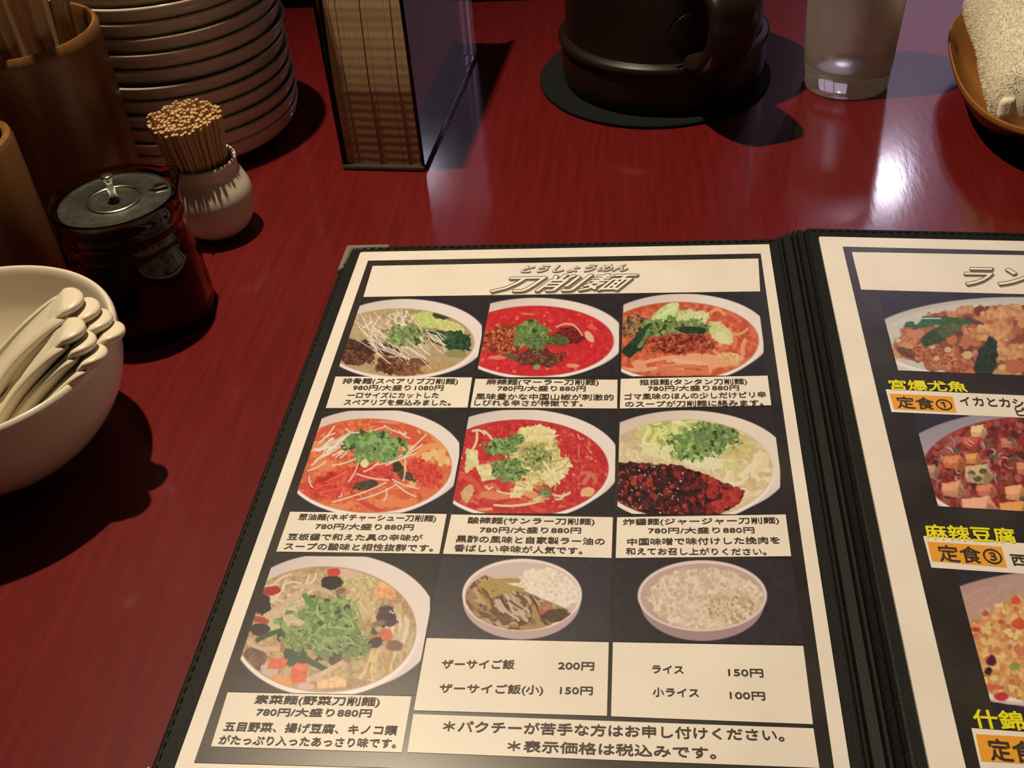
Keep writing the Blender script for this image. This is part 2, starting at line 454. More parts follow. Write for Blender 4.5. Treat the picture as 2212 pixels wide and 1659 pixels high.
# ---- lettering
def glyphs(body, offset=0.0, shear=0.0):
    c = bpy.data.curves.new('tmp', 'FONT'); c.body = body; c.offset = offset; c.shear = shear; c.resolution_u = 3
    o = bpy.data.objects.new('tmp', c); COL.objects.link(o)
    dg = bpy.context.evaluated_depsgraph_get(); dg.update()
    me = bpy.data.meshes.new_from_object(o.evaluated_get(dg))
    n = len(me.vertices); co_ = np.empty(n * 3, np.float32); me.vertices.foreach_get('co', co_)
    fs = [tuple(p.vertices) for p in me.polygons]
    bpy.data.objects.remove(o); bpy.data.meshes.remove(me); bpy.data.curves.remove(c)
    return co_.reshape(-1, 3)[:, :2].astype(float), fs

class Lettering:
    def __init__(s, pg, par, m): s.pg, s.par, s.m, s.v, s.f = pg, par, m, [], []
    def bold(s, *a, r=None, n=4, **k):
        r = r or a[5] * .028
        for i in range(n):
            q = 2 * math.pi * i / n
            s.add(*a, dz=i * 4e-6, dxy=(math.cos(q) * r, math.sin(q) * r), **k)
    def add(s, body, x0, x1, y0, y1, h, offset=0.0, shear=0.0, dz=0.0, ref=None, dxy=(0, 0)):
        """body from pixel x0 to x1, middle line y0..y1, character height h (photo pixels)"""
        co_, fs = glyphs(body, offset, shear)
        bx0, bx1 = (co_[:, 0].min(), co_[:, 0].max()) if ref is None else ref
        a = px2uv(s.pg, x0 + dxy[0], y0 + dxy[1]); b_ = px2uv(s.pg, x1 + dxy[0], y1 + dxy[1])
        t = px2uv(s.pg, (x0 + x1) / 2, (y0 + y1) / 2 - h / 2); u = px2uv(s.pg, (x0 + x1) / 2, (y0 + y1) / 2 + h / 2)
        hv = (u[1] - t[1]) * (.9 if h < 30 else 1); k = (co_[:, 0] - bx0) / (bx1 - bx0)
        U_ = a[0] + (b_[0] - a[0]) * k; V_ = a[1] + (b_[1] - a[1]) * k - (co_[:, 1] - .37) / .90 * hv
        base = len(s.v)
        O_, UU, VV = PAGES[s.pg]
        for p, q in zip(U_, V_):
            w_ = O_ + p * UU + q * VV
            s.v.append((w_[0] + MO.x, w_[1] + MO.y, ZP + .00034 + dz))
        s.f += [tuple(i + base for i in f) for f in fs]
        return (bx0, bx1)
    def done(s, name='lettering'):
        me = bpy.data.meshes.new(name); me.from_pydata(s.v, [], s.f); return link(name, me, s.m, s.par)

TXT = [("排骨麺(スペアリブ刀削麺)", 741, 989.6, 824, 825, 13), ("980円/大盛り1080円", 763, 958, 838.5, 839, 12.5),
 ("一口サイズにカットした", 750.6, 948, 855, 855, 13), ("スペアリブを煮込みました。", 744, 974, 870, 871, 13.5),
 ("麻辣麺(マーラー刀削麺)", 1051, 1293, 826, 827, 13), ("780円/大盛り880円", 1075, 1265, 840, 840.5, 12.5),
 ("風味豊かな中国山椒が刺激的", 1027.5, 1325, 857.5, 859.7, 14), ("しびれる辛さが特徴です。", 1025, 1258.5, 871, 873, 13.5),
 ("担担麺(タンタン刀削麺)", 1381.6, 1613, 827, 825, 13), ("780円/大盛り880円", 1399.7, 1596, 840.5, 838.5, 12.5),
 ("ゴマ風味のほんの少しだけピリ辛", 1349, 1654.4, 858.5, 853.5, 14), ("のスープが刀削麺に絡みます。", 1350.6, 1648, 874.5, 871, 13.5),
 ("葱油麺(ネギチャーシュー刀削麺)", 646, 942, 1117.5, 1121, 14.5), ("780円/大盛り880円", 682, 893.5, 1138, 1140, 14),
 ("豆板醤で和えた具の辛味が", 622, 912.6, 1160.5, 1163, 15), ("スープの酸味と相性抜群です。", 615, 936, 1181, 1185, 16),
 ("酸辣麺(サンラー刀削麺)", 1011, 1284, 1125, 1128, 14.5), ("780円/大盛り880円", 1037, 1255, 1145.5, 1147, 14),
 ("黒酢の風味と自家製ラー油の", 985.6, 1306, 1165, 1171, 16), ("香ばしい辛味が人気です。", 981.5, 1258, 1184.6, 1191, 16),
 ("炸醤麺(ジャージャー刀削麺)", 1346, 1682, 1128.8, 1125, 14.5), ("780円/大盛り880円", 1400.6, 1629, 1147.5, 1146, 14),
 ("中国味噌で味付けした挽肉を", 1355, 1684, 1171.8, 1168, 16), ("和えてお召し上がりください。", 1352, 1655, 1192, 1193, 16),
 ("素菜麺(野菜刀削麺)", 552, 820.6, 1511.7, 1517, 20), ("780円/大盛り880円", 555, 802.7, 1539, 1541.5, 19),
 ("五目野菜、揚げ豆腐、キノコ類", 485, 858, 1570, 1579, 22), ("がたっぷり入ったあっさり味です。", 474.5, 856, 1599, 1607, 22),
 ("ザーサイご飯", 955, 1111, 1435.5, 1436.5, 21), ("200円", 1206, 1283, 1438.5, 1440, 20),
 ("ザーサイご飯(小)", 950, 1173, 1487.5, 1491, 21), ("150円", 1210, 1280, 1492, 1493, 20),
 ("ライス", 1409, 1476, 1446.5, 1448, 20), ("150円", 1573, 1648, 1453, 1455, 20),
 ("小ライス", 1410, 1509, 1496, 1498, 21), ("100円", 1576.5, 1652, 1502.5, 1504.5, 20),
 ("＊パクチーが苦手な方はお申し付けください。", 958, 1693, 1569.5, 1590, 27), ("＊表示価格は税込みです。", 1096.7, 1546, 1612, 1628, 27)]
for t in TXT:
    T = Lettering('L', pageL, m_ink); T.bold(*t); T.done()
# outlined headings: soft grey shadow, dark edge, white face
HL = [("とうしょうめん", 1126, 1356, 582.5, 579, 17, .5), ("刀削麺", 1062, 1378, 615.5, 610, 34, .5)]
HR = [("ランチ", 2080, 2316, 597, 601, 42, .5)]
HL = [h for h in HL]
for pg, par, hs in (('L', pageL, HL), ('R', pageR, HR)):
    for m, rad, dz, dxy, nm in ((m_ink_shadow, 2.5, 0, (1.8, 2.2), 'heading_shadow'), (m_ink, 2.1, .00006, (0, 0), 'heading_edge'), (m_ink_white, .5, .00012, (0, 0), 'heading_face')):
        T = Lettering(pg, par, m)
        for (bd, x0, x1, y0, y1, h, sh) in hs:
            k_ = 1 if h > 25 else .5
            for i in range(10):
                q = 2 * math.pi * i / 10
                T.add(bd, x0, x1, y0, y1, h, 0, sh, dz + i * 4e-6, None, ((dxy[0] + math.cos(q) * rad) * k_, (dxy[1] + math.sin(q) * rad) * k_))
        T.done(nm)
for t in [("宮爆尤魚", 1921, 2087, 832.5, 837, 23), ("麻辣豆腐", 1998, 2192, 1149.5, 1159.5, 30), ("什錦炒飯", 2103, 2325, 1553.5, 1566, 38)]: 
    T = Lettering('R', pageR, m_ink_yellow); T.bold(*t, r=t[5] * .035, n=6); T.done('yellow_lettering')
for t in [("定食①", 1937, 2056, 870, 876, 27), ("イカとカシューナッツの", 2073, 2385, 867, 880, 22), ("ピリ辛炒め", 2194, 2330, 890.6, 897, 21),
          ("定食③", 2027, 2163, 1196, 1204, 34), ("西", 2184, 2218, 1210, 1212, 27), ("定食", 2136, 2238, 1620, 1628, 45)]:
    T = Lettering('R', pageR, m_ink); T.bold(*t); T.done()

# ---- printed dish photographs: fine flat grids carrying the print's colours
_rs = np.random.RandomState(7)
_LAT = _rs.rand(64, 64)
def vn(x, y):
    x = np.asarray(x); y = np.asarray(y)
    xi = np.floor(x).astype(int); yi = np.floor(y).astype(int); fx = x - xi; fy = y - yi
    fx = fx * fx * (3 - 2 * fx); fy = fy * fy * (3 - 2 * fy)
    g = lambda a, b_: _LAT[a % 64, b_ % 64]
    return (g(xi, yi) * (1 - fx) + g(xi + 1, yi) * fx) * (1 - fy) + (g(xi, yi + 1) * (1 - fx) + g(xi + 1, yi + 1) * fx) * fy
PAPER_SEEN = np.array([243, 224, 196.])
class Photo:
    def __init__(s, pg, u0, u1, v0, v1, view, bg=(46, 41, 42)):
        s.pg, s.view = pg, view
        fx, fy = (.00023, .00031) if pg == 'L' else (.00036, .00040)
        s.nx = int((u1 - u0) * .1995 / fx); s.ny = int((v1 - v0) * .28525 / fy)
        s.U, s.V = np.meshgrid(np.linspace(u0, u1, s.nx), np.linspace(v0, v1, s.ny))
        O_, UU, VV = PAGES[pg]
        W_ = O_ + s.U[..., None] * UU + s.V[..., None] * VV
        s.W = W_
        P3 = np.concatenate([W_, np.full(W_.shape[:2] + (1,), ZP)], -1) - EYE
        q = P3 @ R
        X = q[..., 0] / q[..., 2] * F + CX; Y = q[..., 1] / q[..., 2] * F + CY
        x0, y0, k = view
        s.x = (X - x0) * k; s.y = (Y - y0) * k
        s.c = np.tile(np.array(bg, float), (s.ny, s.nx, 1)) + (vn(s.x / 40, s.y / 40)[..., None] - .5) * 8
        s.mask = np.ones((s.ny, s.nx)); s.k = k
    def mix(s, a, col, var=0, vs=12):
        a = np.clip(a, 0, 1) * s.mask
        col = np.array(col, float)
        if var: col = col + (vn(s.x / vs + 9, s.y / vs)[..., None] - .5) * 2 * var + (vn(s.x / vs * 2.3, s.y / vs * 2.3 + 5)[..., None] - .5) * var
        s.c = s.c * (1 - a[..., None]) + col * a[..., None]
        return s
    def e(s, cx, cy, rx, ry, rot=0, soft=6, wob=0, wl=40, sd=0):
        t = math.radians(rot); dx = s.x - cx; dy = s.y - cy
        a = dx * math.cos(t) + dy * math.sin(t); b_ = -dx * math.sin(t) + dy * math.cos(t)
        d = np.sqrt((a / rx) ** 2 + (b_ / ry) ** 2)
        if wob: d = d + (vn(s.x / wl + sd, s.y / wl + sd * 3) - .5) * wob + (vn(s.x / wl * 2.7 + sd, s.y / wl * 2.7) - .5) * wob * .6
        return np.clip((1 - d) * min(rx, ry) / soft + .5, 0, 1)
    def ell(s, cx, cy, rx, ry, col, rot=0, soft=6, wob=0, wl=40, var=0, vs=12, sd=0, op=1):
        return s.mix(s.e(cx, cy, rx, ry, rot, soft, wob, wl, sd) * op, col, var, vs)
    def half(s, pts):
        """1 inside the convex polygon pts (clockwise on screen)"""
        m = np.full(s.x.shape, 1e9)
        for (ax, ay), (bx, by) in zip(pts, pts[1:] + pts[:1]):
            L = math.hypot(bx - ax, by - ay) + 1e-9
            m = np.minimum(m, ((bx - ax) * (s.y - ay) - (by - ay) * (s.x - ax)) / L)
        return m
    def poly(s, pts, col, soft=4, var=0, vs=12, wob=0, op=1):
        m = s.half(pts)
        if wob: m = m + (vn(s.x / 18, s.y / 18) - .5) * wob
        return s.mix(np.clip(m / soft + .5, 0, 1) * op, col, var, vs)
    def line(s, x0, y0, x1, y1, w_, col, bend=0, soft=3, var=0, op=1):
        dx, dy = x1 - x0, y1 - y0; L = math.hypot(dx, dy) + 1e-9; tx, ty = dx / L, dy / L
        a = (s.x - x0) * tx + (s.y - y0) * ty; n = -(s.x - x0) * ty + (s.y - y0) * tx
        k = np.clip(a / L, 0, 1); n = n - bend * 4 * k * (1 - k)
        d = np.hypot(n, np.maximum(np.maximum(-a, a - L), 0))
        return s.mix(np.clip((w_ - d) / soft + .5, 0, 1) * op, col, var)
    def clip(s, m): s.mask = m; return s
    def bits(s, region, n, size, cols, seed=1, asp=.6, soft=3, var=8):
        """n small flecks of the colours cols inside the region array"""
        rs = np.random.RandomState(seed); idx = np.argwhere(region > .6)
        if not len(idx): return s
        for i in range(n):
            j = idx[rs.randint(len(idx))]; cx, cy = s.x[j[0], j[1]], s.y[j[0], j[1]]
            r = size[0] + rs.rand() * (size[1] - size[0]); c = cols[rs.randint(len(cols))]
            wx = r * 1.6
            s._local(cx, cy, wx, r, r * (asp + rs.rand() * .3), rs.rand() * 180, c, soft, region)
        return s
    def _local(s, cx, cy, wx, rx, ry, rot, col, soft, region):
        m = (np.abs(s.x - cx) < wx) & (np.abs(s.y - cy) < wx)
        ii = np.where(m.any(1))[0]; jj = np.where(m.any(0))[0]
        if not len(ii): return
        sl = (slice(ii[0], ii[-1] + 1), slice(jj[0], jj[-1] + 1))
        x = s.x[sl]; y = s.y[sl]; t = math.radians(rot)
        a = (x - cx) * math.cos(t) + (y - cy) * math.sin(t); b_ = -(x - cx) * math.sin(t) + (y - cy) * math.cos(t)
        d = np.sqrt((a / rx) ** 2 + (b_ / ry) ** 2)
        al = np.clip((1 - d) * ry / soft + .5, 0, 1) * s.mask[sl] * np.clip(region[sl] * 2, 0, 1)
        s.c[sl] = s.c[sl] * (1 - al[..., None]) + np.array(col, float) * al[..., None]
    def strands(s, n, box_, w_, cols, seed, ang=(0, 180), ln=(60, 160), bend=20, region=None):
        rs = np.random.RandomState(seed); keep = s.mask
        if region is not None: s.mask = s.mask * region
        for i in range(n):
            cx = box_[0] + rs.rand() * (box_[2] - box_[0]); cy = box_[1] + rs.rand() * (box_[3] - box_[1])
            a = math.radians(ang[0] + rs.rand() * (ang[1] - ang[0])); l_ = ln[0] + rs.rand() * (ln[1] - ln[0])
            dx, dy = math.cos(a) * l_ / 2, math.sin(a) * l_ / 2
            s.line(cx - dx, cy - dy, cx + dx, cy + dy, w_ * (.7 + rs.rand() * .6), cols[rs.randint(len(cols))], (rs.rand() - .5) * 2 * bend)
        s.mask = keep
        return s
    def leaf(s, cx, cy, rx, ry, seed, base=(98, 140, 66), rot=0):
        """clump of chopped coriander leaves"""
        base = tuple(int(b0 * .66 + g0 * .34) for b0, g0 in zip(base, (124, 132, 84)))
        d = tuple(int(c * .55) for c in base); l_ = tuple(min(255, int(c * 1.28)) for c in base)
        s.ell(cx, cy, rx, ry, base, rot, 6, .75, max(rx, ry) * .22, 26, 14, seed)
        reg = s.e(cx, cy, rx * 1.02, ry * 1.05, rot, 6, .75, max(rx, ry) * .22, seed)
        s.bits(reg, int(34 + rx * .15), (max(rx, ry) * .07, max(rx, ry) * .16), [base, d, l_, l_, base], seed, .4, 3)
        return s
    def bowl(s, outer, inner, soup, left=None, right=None, rimc=(238, 219, 204), low=(196, 176, 176), var=10):
        """bowl seen from above front: outer and inner ellipses, cut at the photo's sides"""
        m = np.ones(s.x.shape)
        if left: (ax, ay), (bx, by) = left; m = m * np.clip(((s.x - ax) - (bx - ax) * (s.y - ay) / (by - ay)) / 5 + .5, 0, 1)
        if right: m = m * np.clip((right - s.x) / 5 + .5, 0, 1)
        s.mask = m
        a = s.e(*outer, soft=7)
        t = np.clip((s.y - outer[1]) / outer[3], -1, 1)[..., None]
        u = np.clip((s.x - outer[0]) / outer[2], -1, 1)[..., None]
        col = np.array(rimc, float) + np.clip(-t, 0, 1) * np.array([-26, -30, -28]) * np.clip(.4 - u, 0, 1) + np.clip(t - .25, 0, 1) * (np.array(low, float) - np.array(rimc)) * .8
        col = col + np.zeros(s.c.shape)
        # lit lip along the near edge
        s.c = s.c * (1 - (a * m)[..., None]) + col * (a * m)[..., None]
        lip = s.e(inner[0], inner[1] + 6, inner[2] * 1.045, inner[3] * 1.085, 0, 8)
        s.mix(lip * np.clip((s.y - outer[1]) / outer[3] * 2, 0, 1), (244, 228, 214))
        s.soup = s.e(*inner, soft=8)
        s.mix(s.e(inner[0], inner[1], inner[2] * 1.012, inner[3] * 1.02, soft=8), tuple(int(c * .85 + 20) for c in soup))
        s.mix(s.soup, soup, var, 26)
        s.full = m; s.mask = m * s.soup
        return s
    def done(s, par):
        c = np.clip(s.c, 0, 255)
        L = lin(c) / lin(PAPER_SEEN) * np.array([.82, .79, .74])
        g = L @ np.array([.3, .6, .1]); L = L * .88 + g[..., None] * .12
        L = np.clip(L, 0.004, .95)
        n = s.nx * s.ny
        verts = np.zeros((n, 3), np.float32); verts[:, :2] = s.W.reshape(-1, 2) + np.array([MO.x, MO.y]); verts[:, 2] = ZP + .00009
        idx = np.arange(n).reshape(s.ny, s.nx)
        f = np.stack([idx[:-1, :-1], idx[1:, :-1], idx[1:, 1:], idx[:-1, 1:]], -1).reshape(-1, 4)
        me = bpy.data.meshes.new('dish_photo')
        me.vertices.add(n); me.vertices.foreach_set('co', verts.ravel())
        me.loops.add(f.size); me.loops.foreach_set('vertex_index', f.ravel().astype(np.int32))
        me.polygons.add(len(f)); me.polygons.foreach_set('loop_start', np.arange(0, f.size, 4, dtype=np.int32))
        me.polygons.foreach_set('loop_total', np.full(len(f), 4, np.int32))
        me.update(); me.validate()
        ca = me.color_attributes.new('print', 'FLOAT_COLOR', 'POINT')
        ca.data.foreach_set('color', np.concatenate([L.reshape(-1, 3), np.ones((n, 1))], 1).astype(np.float32).ravel())
        o = link('dish_photo', me, m_print, par)
        return o
m_print = mat('photo_print', (.5, .5, .5), rough=.32, coat=.2, coat_rough=.12)
an = N(m_print, 'ShaderNodeAttribute', attribute_name='print')
L_(m_print, an.outputs['Color'], m_print.node_tree.nodes['Principled BSDF'].inputs['Base Color'])

C1, C2, C3 = (.0185, .3345), (.3395, .6545), (.6605, .978)
R1v, R2v, R3v = (.118, .3335), (.410, .6205), (.699, .908)
VA = (700, 480, 3.16); VB = (1300, 480, 3.16); VC = (560, 870, 4.424); VD = (960, 870, 4.88); VE = (1300, 870, 4.424)
VF = (300, 1180, 3.352); VG = (860, 1180, 3.464); VH = (1300, 1180, 3.464); VI = (1700, 480, 3.19); VJ = (1800, 900, 4.148); VK = (1800, 1240, 3.959)
SCAL = [(228, 212, 190), (210, 192, 166), (236, 222, 204)]

# 1 pork rib noodles
p = Photo('L', *C1, *R1v, VA)
p.bowl((553, 796, 556, 271), (515, 822, 505, 228), (186, 158, 112), ((243, 570), (62, 1060)), 1077)
p.ell(640, 690, 330, 95, (176, 152, 96), var=22, wob=.4)
p.ell(300, 700, 150, 70, (196, 162, 120), var=20, wob=.3)
p.ell(230, 860, 110, 60, (84, 52, 38), 20, wob=.5, var=22); p.ell(200, 925, 130, 50, (104, 60, 40), 8, wob=.5, var=30)
p.ell(540, 985, 200, 68, (112, 66, 42), 5, wob=.5, var=34, vs=16); p.ell(640, 1000, 110, 40, (140, 88, 52), wob=.5, var=30)
p.ell(430, 870, 90, 40, (96, 60, 44), 20, wob=.4, var=24)
p.ell(790, 1010, 120, 50, (190, 150, 96), var=16, wob=.3)
p.ell(730, 670, 120, 52, (196, 206, 112), 12, wob=.3, var=16); p.ell(860, 720, 115, 45, (206, 204, 120), 22, wob=.3, var=18)
p.ell(800, 640, 60, 24, (60, 66, 40), 10, wob=.6)
p.ell(900, 812, 105, 72, (44, 74, 46), 12, wob=.5, var=22); p.ell(800, 770, 110, 30, (62, 92, 56), 12, wob=.4, var=20); p.line(700, 790, 960, 885, 5, (50, 80, 52), 14)
p.ell(900, 900, 70, 28, (150, 140, 80), wob=.4)
p.strands(46, (290, 660, 620, 900), 3, SCAL, 3, (20, 70), (90, 260), 26); p.strands(18, (620, 760, 800, 880), 3.2, SCAL, 4, (20, 60), (70, 150), 12)
p.strands(9, (300, 640, 560, 720), 4, SCAL, 5, (100, 170), (60, 160), 30)
p.leaf(540, 775, 120, 72, 11, (118, 142, 74)); p.strands(8, (450, 820, 700, 940), 3.4, SCAL, 8, (20, 50), (120, 220), 10)
p.done(pageL)
# 2 red soup
p = Photo('L', *C2, *R1v, VA)
p.bowl((1446, 790, 610, 273), (1440, 812, 530, 236), (214, 18, 34), ((1135, 555), (1035, 1080)), 2014, var=14)
p.bits(p.soup, 120, (6, 16), [(235, 60, 50), (200, 10, 26), (240, 90, 70), (190, 14, 22)], 2)
p.ell(1230, 800, 150, 110, (176, 70, 36), wob=.6, var=40, vs=10, soft=12)
p.bits(p.e(1230, 800, 150, 110), 70, (8, 18), [(200, 100, 56), (150, 50, 28), (214, 120, 70), (120, 36, 24)], 5)
p.ell(1460, 925, 170, 62, (112, 52, 40), wob=.5, var=30, vs=8, soft=10); p.bits(p.e(1460, 925, 160, 55), 70, (5, 12), [(140, 84, 60), (84, 36, 30), (70, 70, 40)], 6)
p.ell(1680, 770, 95, 62, (120, 28, 28), wob=.4, var=26); p.line(1500, 830, 1740, 880, 16, (206, 22, 34), -10)
p.line(1590, 715, 1760, 770, 9, (226, 150, 110), -46); p.ell(1810, 780, 45, 24, (232, 176, 140), 50, wob=.4); p.ell(1170, 925, 60, 16, (232, 120, 86), wob=.4); p.ell(1700, 980, 46, 15, (236, 140, 100), wob=.3)
p.line(1350, 625, 1430, 630, 7, (226, 110, 90)); p.ell(1830, 720, 40, 14, (220, 90, 70), 20, wob=.4)
p.ell(1580, 805, 100, 36, (92, 92, 40), 5, wob=.6, var=30, vs=8)
p.leaf(1410, 760, 120, 82, 21, (92, 130, 52)); p.leaf(1450, 830, 60, 50, 22, (80, 110, 50)); p.ell(1285, 920, 44, 20, (96, 90, 52), 20, wob=.5); p.ell(1455, 990, 26, 18, (150, 150, 96), wob=.4)
p.done(pageL)
# 3 tantan noodles
p = Photo('L', *C3, *R1v, VB)
p.bowl((550, 780, 600, 291), (525, 812, 540, 262), (214, 92, 50), ((147, 570), (128, 1060)), 1104, var=26)
p.ell(240, 720, 130, 80, (150, 96, 60), var=40, vs=9, wob=.3); p.bits(p.e(230, 690, 120, 60), 40, (6, 14), [(60, 50, 36), (90, 80, 50), (200, 130, 90)], 3)
p.ell(600, 640, 130, 60, (200, 80, 60), var=30); p.strands(26, (600, 600, 1010, 1000), 13, [(226, 120, 70), (236, 150, 96), (204, 76, 44), (226, 104, 60)], 9, (0, 180), (60, 180), 40)
p.strands(16, (240, 930, 860, 1030), 16, [(236, 160, 112), (240, 176, 126), (222, 120, 76)], 10, (-12, 20), (120, 300), 18)
p.ell(880, 925, 90, 30, (232, 176, 110), 10, wob=.4, var=20); p.ell(260, 980, 50, 40, (232, 150, 120), 30, wob=.3)
p.ell(580, 665, 150, 62, (186, 196, 110), wob=.4, var=20); p.ell(640, 650, 100, 46, (214, 212, 150), wob=.5, var=20, vs=8)
p.ell(420, 640, 130, 52, (192, 212, 124), -42, soft=8, var=14); p.ell(480, 590, 60, 34, (206, 220, 140), -50, var=8); p.line(300, 700, 500, 580, 5, (222, 230, 168))
p.ell(810, 760, 105, 62, (208, 204, 134), 38, wob=.2, var=14); p.ell(820, 790, 60, 34, (222, 214, 160), 35, wob=.2)
p.leaf(430, 715, 160, 62, 31, (106, 134, 58)); p.leaf(600, 720, 120, 50, 35, (120, 140, 70))
p.ell(620, 740, 110, 26, (44, 60, 34), 4, wob=.5, var=14)
p.ell(240, 830, 110, 46, (34, 66, 42), -55, wob=.4, var=18); p.ell(190, 880, 46, 50, (30, 58, 38), 0, wob=.4); p.line(255, 850, 320, 740, 13, (96, 146, 62), 6); p.line(240, 770, 330, 700, 12, (40, 74, 44))
p.ell(545, 830, 215, 68, (158, 56, 34), wob=.5, var=34, vs=9, soft=9); p.bits(p.e(545, 830, 210, 66), 110, (8, 18), [(196, 84, 44), (130, 38, 26), (176, 64, 34), (100, 34, 26), (210, 110, 64)], 12)
p.done(pageL)
# 4 negi char siu
p = Photo('L', *C1, *R2v, VC)
p.bowl((1101, 555, 862, 496), (1050, 603, 780, 442), (226, 104, 52), ((597, 155), (300, 1050)), 1912, var=26)
p.strands(40, (1250, 230, 1800, 900), 30, [(236, 150, 80), (240, 176, 104), (228, 110, 60), (222, 84, 44), (238, 190, 120)], 13, (0, 180), (120, 320), 60)
p.strands(24, (460, 200, 1300, 420), 26, [(222, 80, 50), (232, 140, 84), (236, 110, 64)], 14, (-30, 30), (120, 300), 40)
p.strands(14, (380, 820, 1500, 1010), 26, [(228, 92, 46), (236, 128, 66), (214, 60, 36)], 15, (-20, 30), (160, 380), 30)
p.ell(620, 600, 110, 55, (234, 130, 70), 0, wob=.4, var=14)
p.ell(760, 760, 300, 120, (212, 42, 28), -18, wob=.5, var=34, vs=46); p.ell(1100, 660, 200, 70, (216, 50, 34), -14, wob=.4, var=22); p.ell(1580, 670, 190, 110, (218, 52, 34), 32, wob=.4, var=26, vs=20)
p.ell(1320, 620, 60, 60, (70, 44, 36), 40, wob=.5); p.ell(1000, 790, 150, 46, (90, 60, 44), -8, wob=.6, var=24); p.ell(1400, 700, 110, 40, (92, 62, 46), 20, wob=.6, var=20)
for q, cl in (([(500, 850), (800, 690), (1010, 650), (900, 800), (600, 910)], (206, 40, 28)), ([(620, 760), (840, 650), (960, 690), (760, 800)], (222, 70, 48)), ([(990, 650), (1260, 580), (1290, 630), (1060, 730)], (218, 58, 40)),
              ([(1390, 600), (1480, 560), (1720, 740), (1700, 790), (1480, 720)], (214, 54, 38)), ([(1180, 700), (1290, 670), (1290, 730), (1200, 745)], (196, 40, 30)), ([(560, 860), (800, 800), (900, 830), (640, 930)], (224, 62, 44))):
    p.poly(q, cl, 10, 22, 26, 22); p.line(*q[0], *q[1], 4, tuple(min(255, v + 34) for v in cl), 6)
for a in [(500, 460, 900, 280), (500, 600, 650, 420), (560, 540, 820, 380), (700, 600, 950, 520), (830, 250, 1000, 340), (850, 760, 950, 560), (930, 680, 1240, 740), (1000, 660, 1170, 540), (1375, 750, 1390, 520), (1210, 600, 1560, 400), (1300, 540, 1600, 300), (1100, 600, 1500, 480), (700, 950, 1210, 765), (940, 930, 1300, 790), (1300, 770, 1500, 900), (1270, 730, 1520, 820), (1190, 940, 1215, 820), (480, 700, 510, 810), (900, 290, 1200, 230), (1200, 220, 1400, 300), (620, 420, 860, 300), (460, 650, 640, 560), (1340, 270, 1440, 340), (760, 900, 790, 860), (520, 440, 760, 400)]:
    p.line(*a, 6, SCAL[0], 14)
p.strands(16, (600, 240, 900, 500), 7, SCAL, 16, (120, 160), (100, 260), 20)
p.leaf(1090, 400, 290, 130, 41, (96, 142, 66)); p.leaf(1180, 470, 150, 80, 42, (104, 150, 74)); p.ell(1010, 580, 40, 40, (226, 216, 150), wob=.3)
p.done(pageL)
# 5 hot and sour
p = Photo('L', *C2, *R2v, VD)
p.bowl((806, 636, 1059, 566), (800, 692, 920, 504), (206, 34, 42), ((247, 155), (65, 1200)), 1802, var=20)
p.bits(p.soup, 170, (8, 26), [(224, 70, 56), (190, 18, 34), (230, 100, 70), (204, 40, 44), (226, 130, 90)], 17)
p.strands(22, (1250, 330, 1650, 650), 10, [(224, 100, 70), (232, 140, 96), (196, 24, 36)], 18, (20, 100), (40, 130), 30)
p.strands(16, (180, 850, 1100, 1150), 22, [(222, 100, 60), (226, 70, 44), (232, 150, 96)], 19, (-30, 40), (120, 320), 50)
for a in [(290, 500, 340, 300), (540, 500, 420, 300), (420, 330, 300, 300), (1180, 1020, 1260, 960), (530, 1080, 1000, 1040), (560, 930, 760, 940), (1150, 970, 1320, 950), (440, 880, 500, 890)]: p.line(*a, 13, (226, 200, 150), 24)
p.ell(1510, 800, 100, 80, (214, 110, 74), 20, wob=.2); p.ell(1495, 820, 78, 60, (200, 44, 42), 20); p.line(1470, 850, 1530, 760, 22, (220, 110, 76)); p.ell(1510, 940, 80, 48, (236, 176, 120), -20, wob=.3)
p.ell(960, 560, 280, 300, (206, 190, 112), wob=.3, var=30, vs=40, sd=3); p.ell(970, 330, 190, 90, (230, 214, 142), wob=.35, var=16, vs=30); p.ell(1220, 690, 110, 80, (214, 200, 140), 10, wob=.4, var=16)
for q in ([(230, 480), (350, 500), (360, 650), (215, 760)], [(320, 660), (480, 640), (560, 800), (400, 830)], [(860, 330), (1060, 250), (1130, 310), (1000, 420)], [(760, 830), (940, 820), (930, 930), (720, 940)], [(960, 720), (1240, 680), (1280, 780), (1120, 900)], [(1200, 590), (1310, 580), (1350, 680), (1180, 690)], [(960, 1010), (1050, 970), (1030, 1020), (880, 1050)], [(700, 950), (860, 940), (800, 1000), (690, 1010)]):
    p.poly(q, (228, 212, 146), 8, 16, 30, 14)
p.ell(240, 960, 60, 100, (216, 170, 110), 20, wob=.3, var=16); p.ell(520, 980, 150, 40, (226, 130, 76), 8, wob=.4)
p.strands(20, (700, 300, 1250, 900), 7, [(236, 224, 170), (180, 160, 84), (196, 176, 100)], 20, (0, 180), (80, 200), 30)
p.leaf(600, 470, 190, 90, 51, (98, 140, 62)); p.leaf(680, 700, 180, 130, 52, (106, 146, 68)); p.leaf(760, 380, 90, 50, 54, (90, 130, 60)); p.leaf(980, 580, 150, 130, 53, (150, 158, 76)); p.leaf(1060, 950, 70, 50, 55, (110, 120, 70)); p.line(1050, 630, 1210, 850, 13, (232, 220, 160))
p.done(pageL)
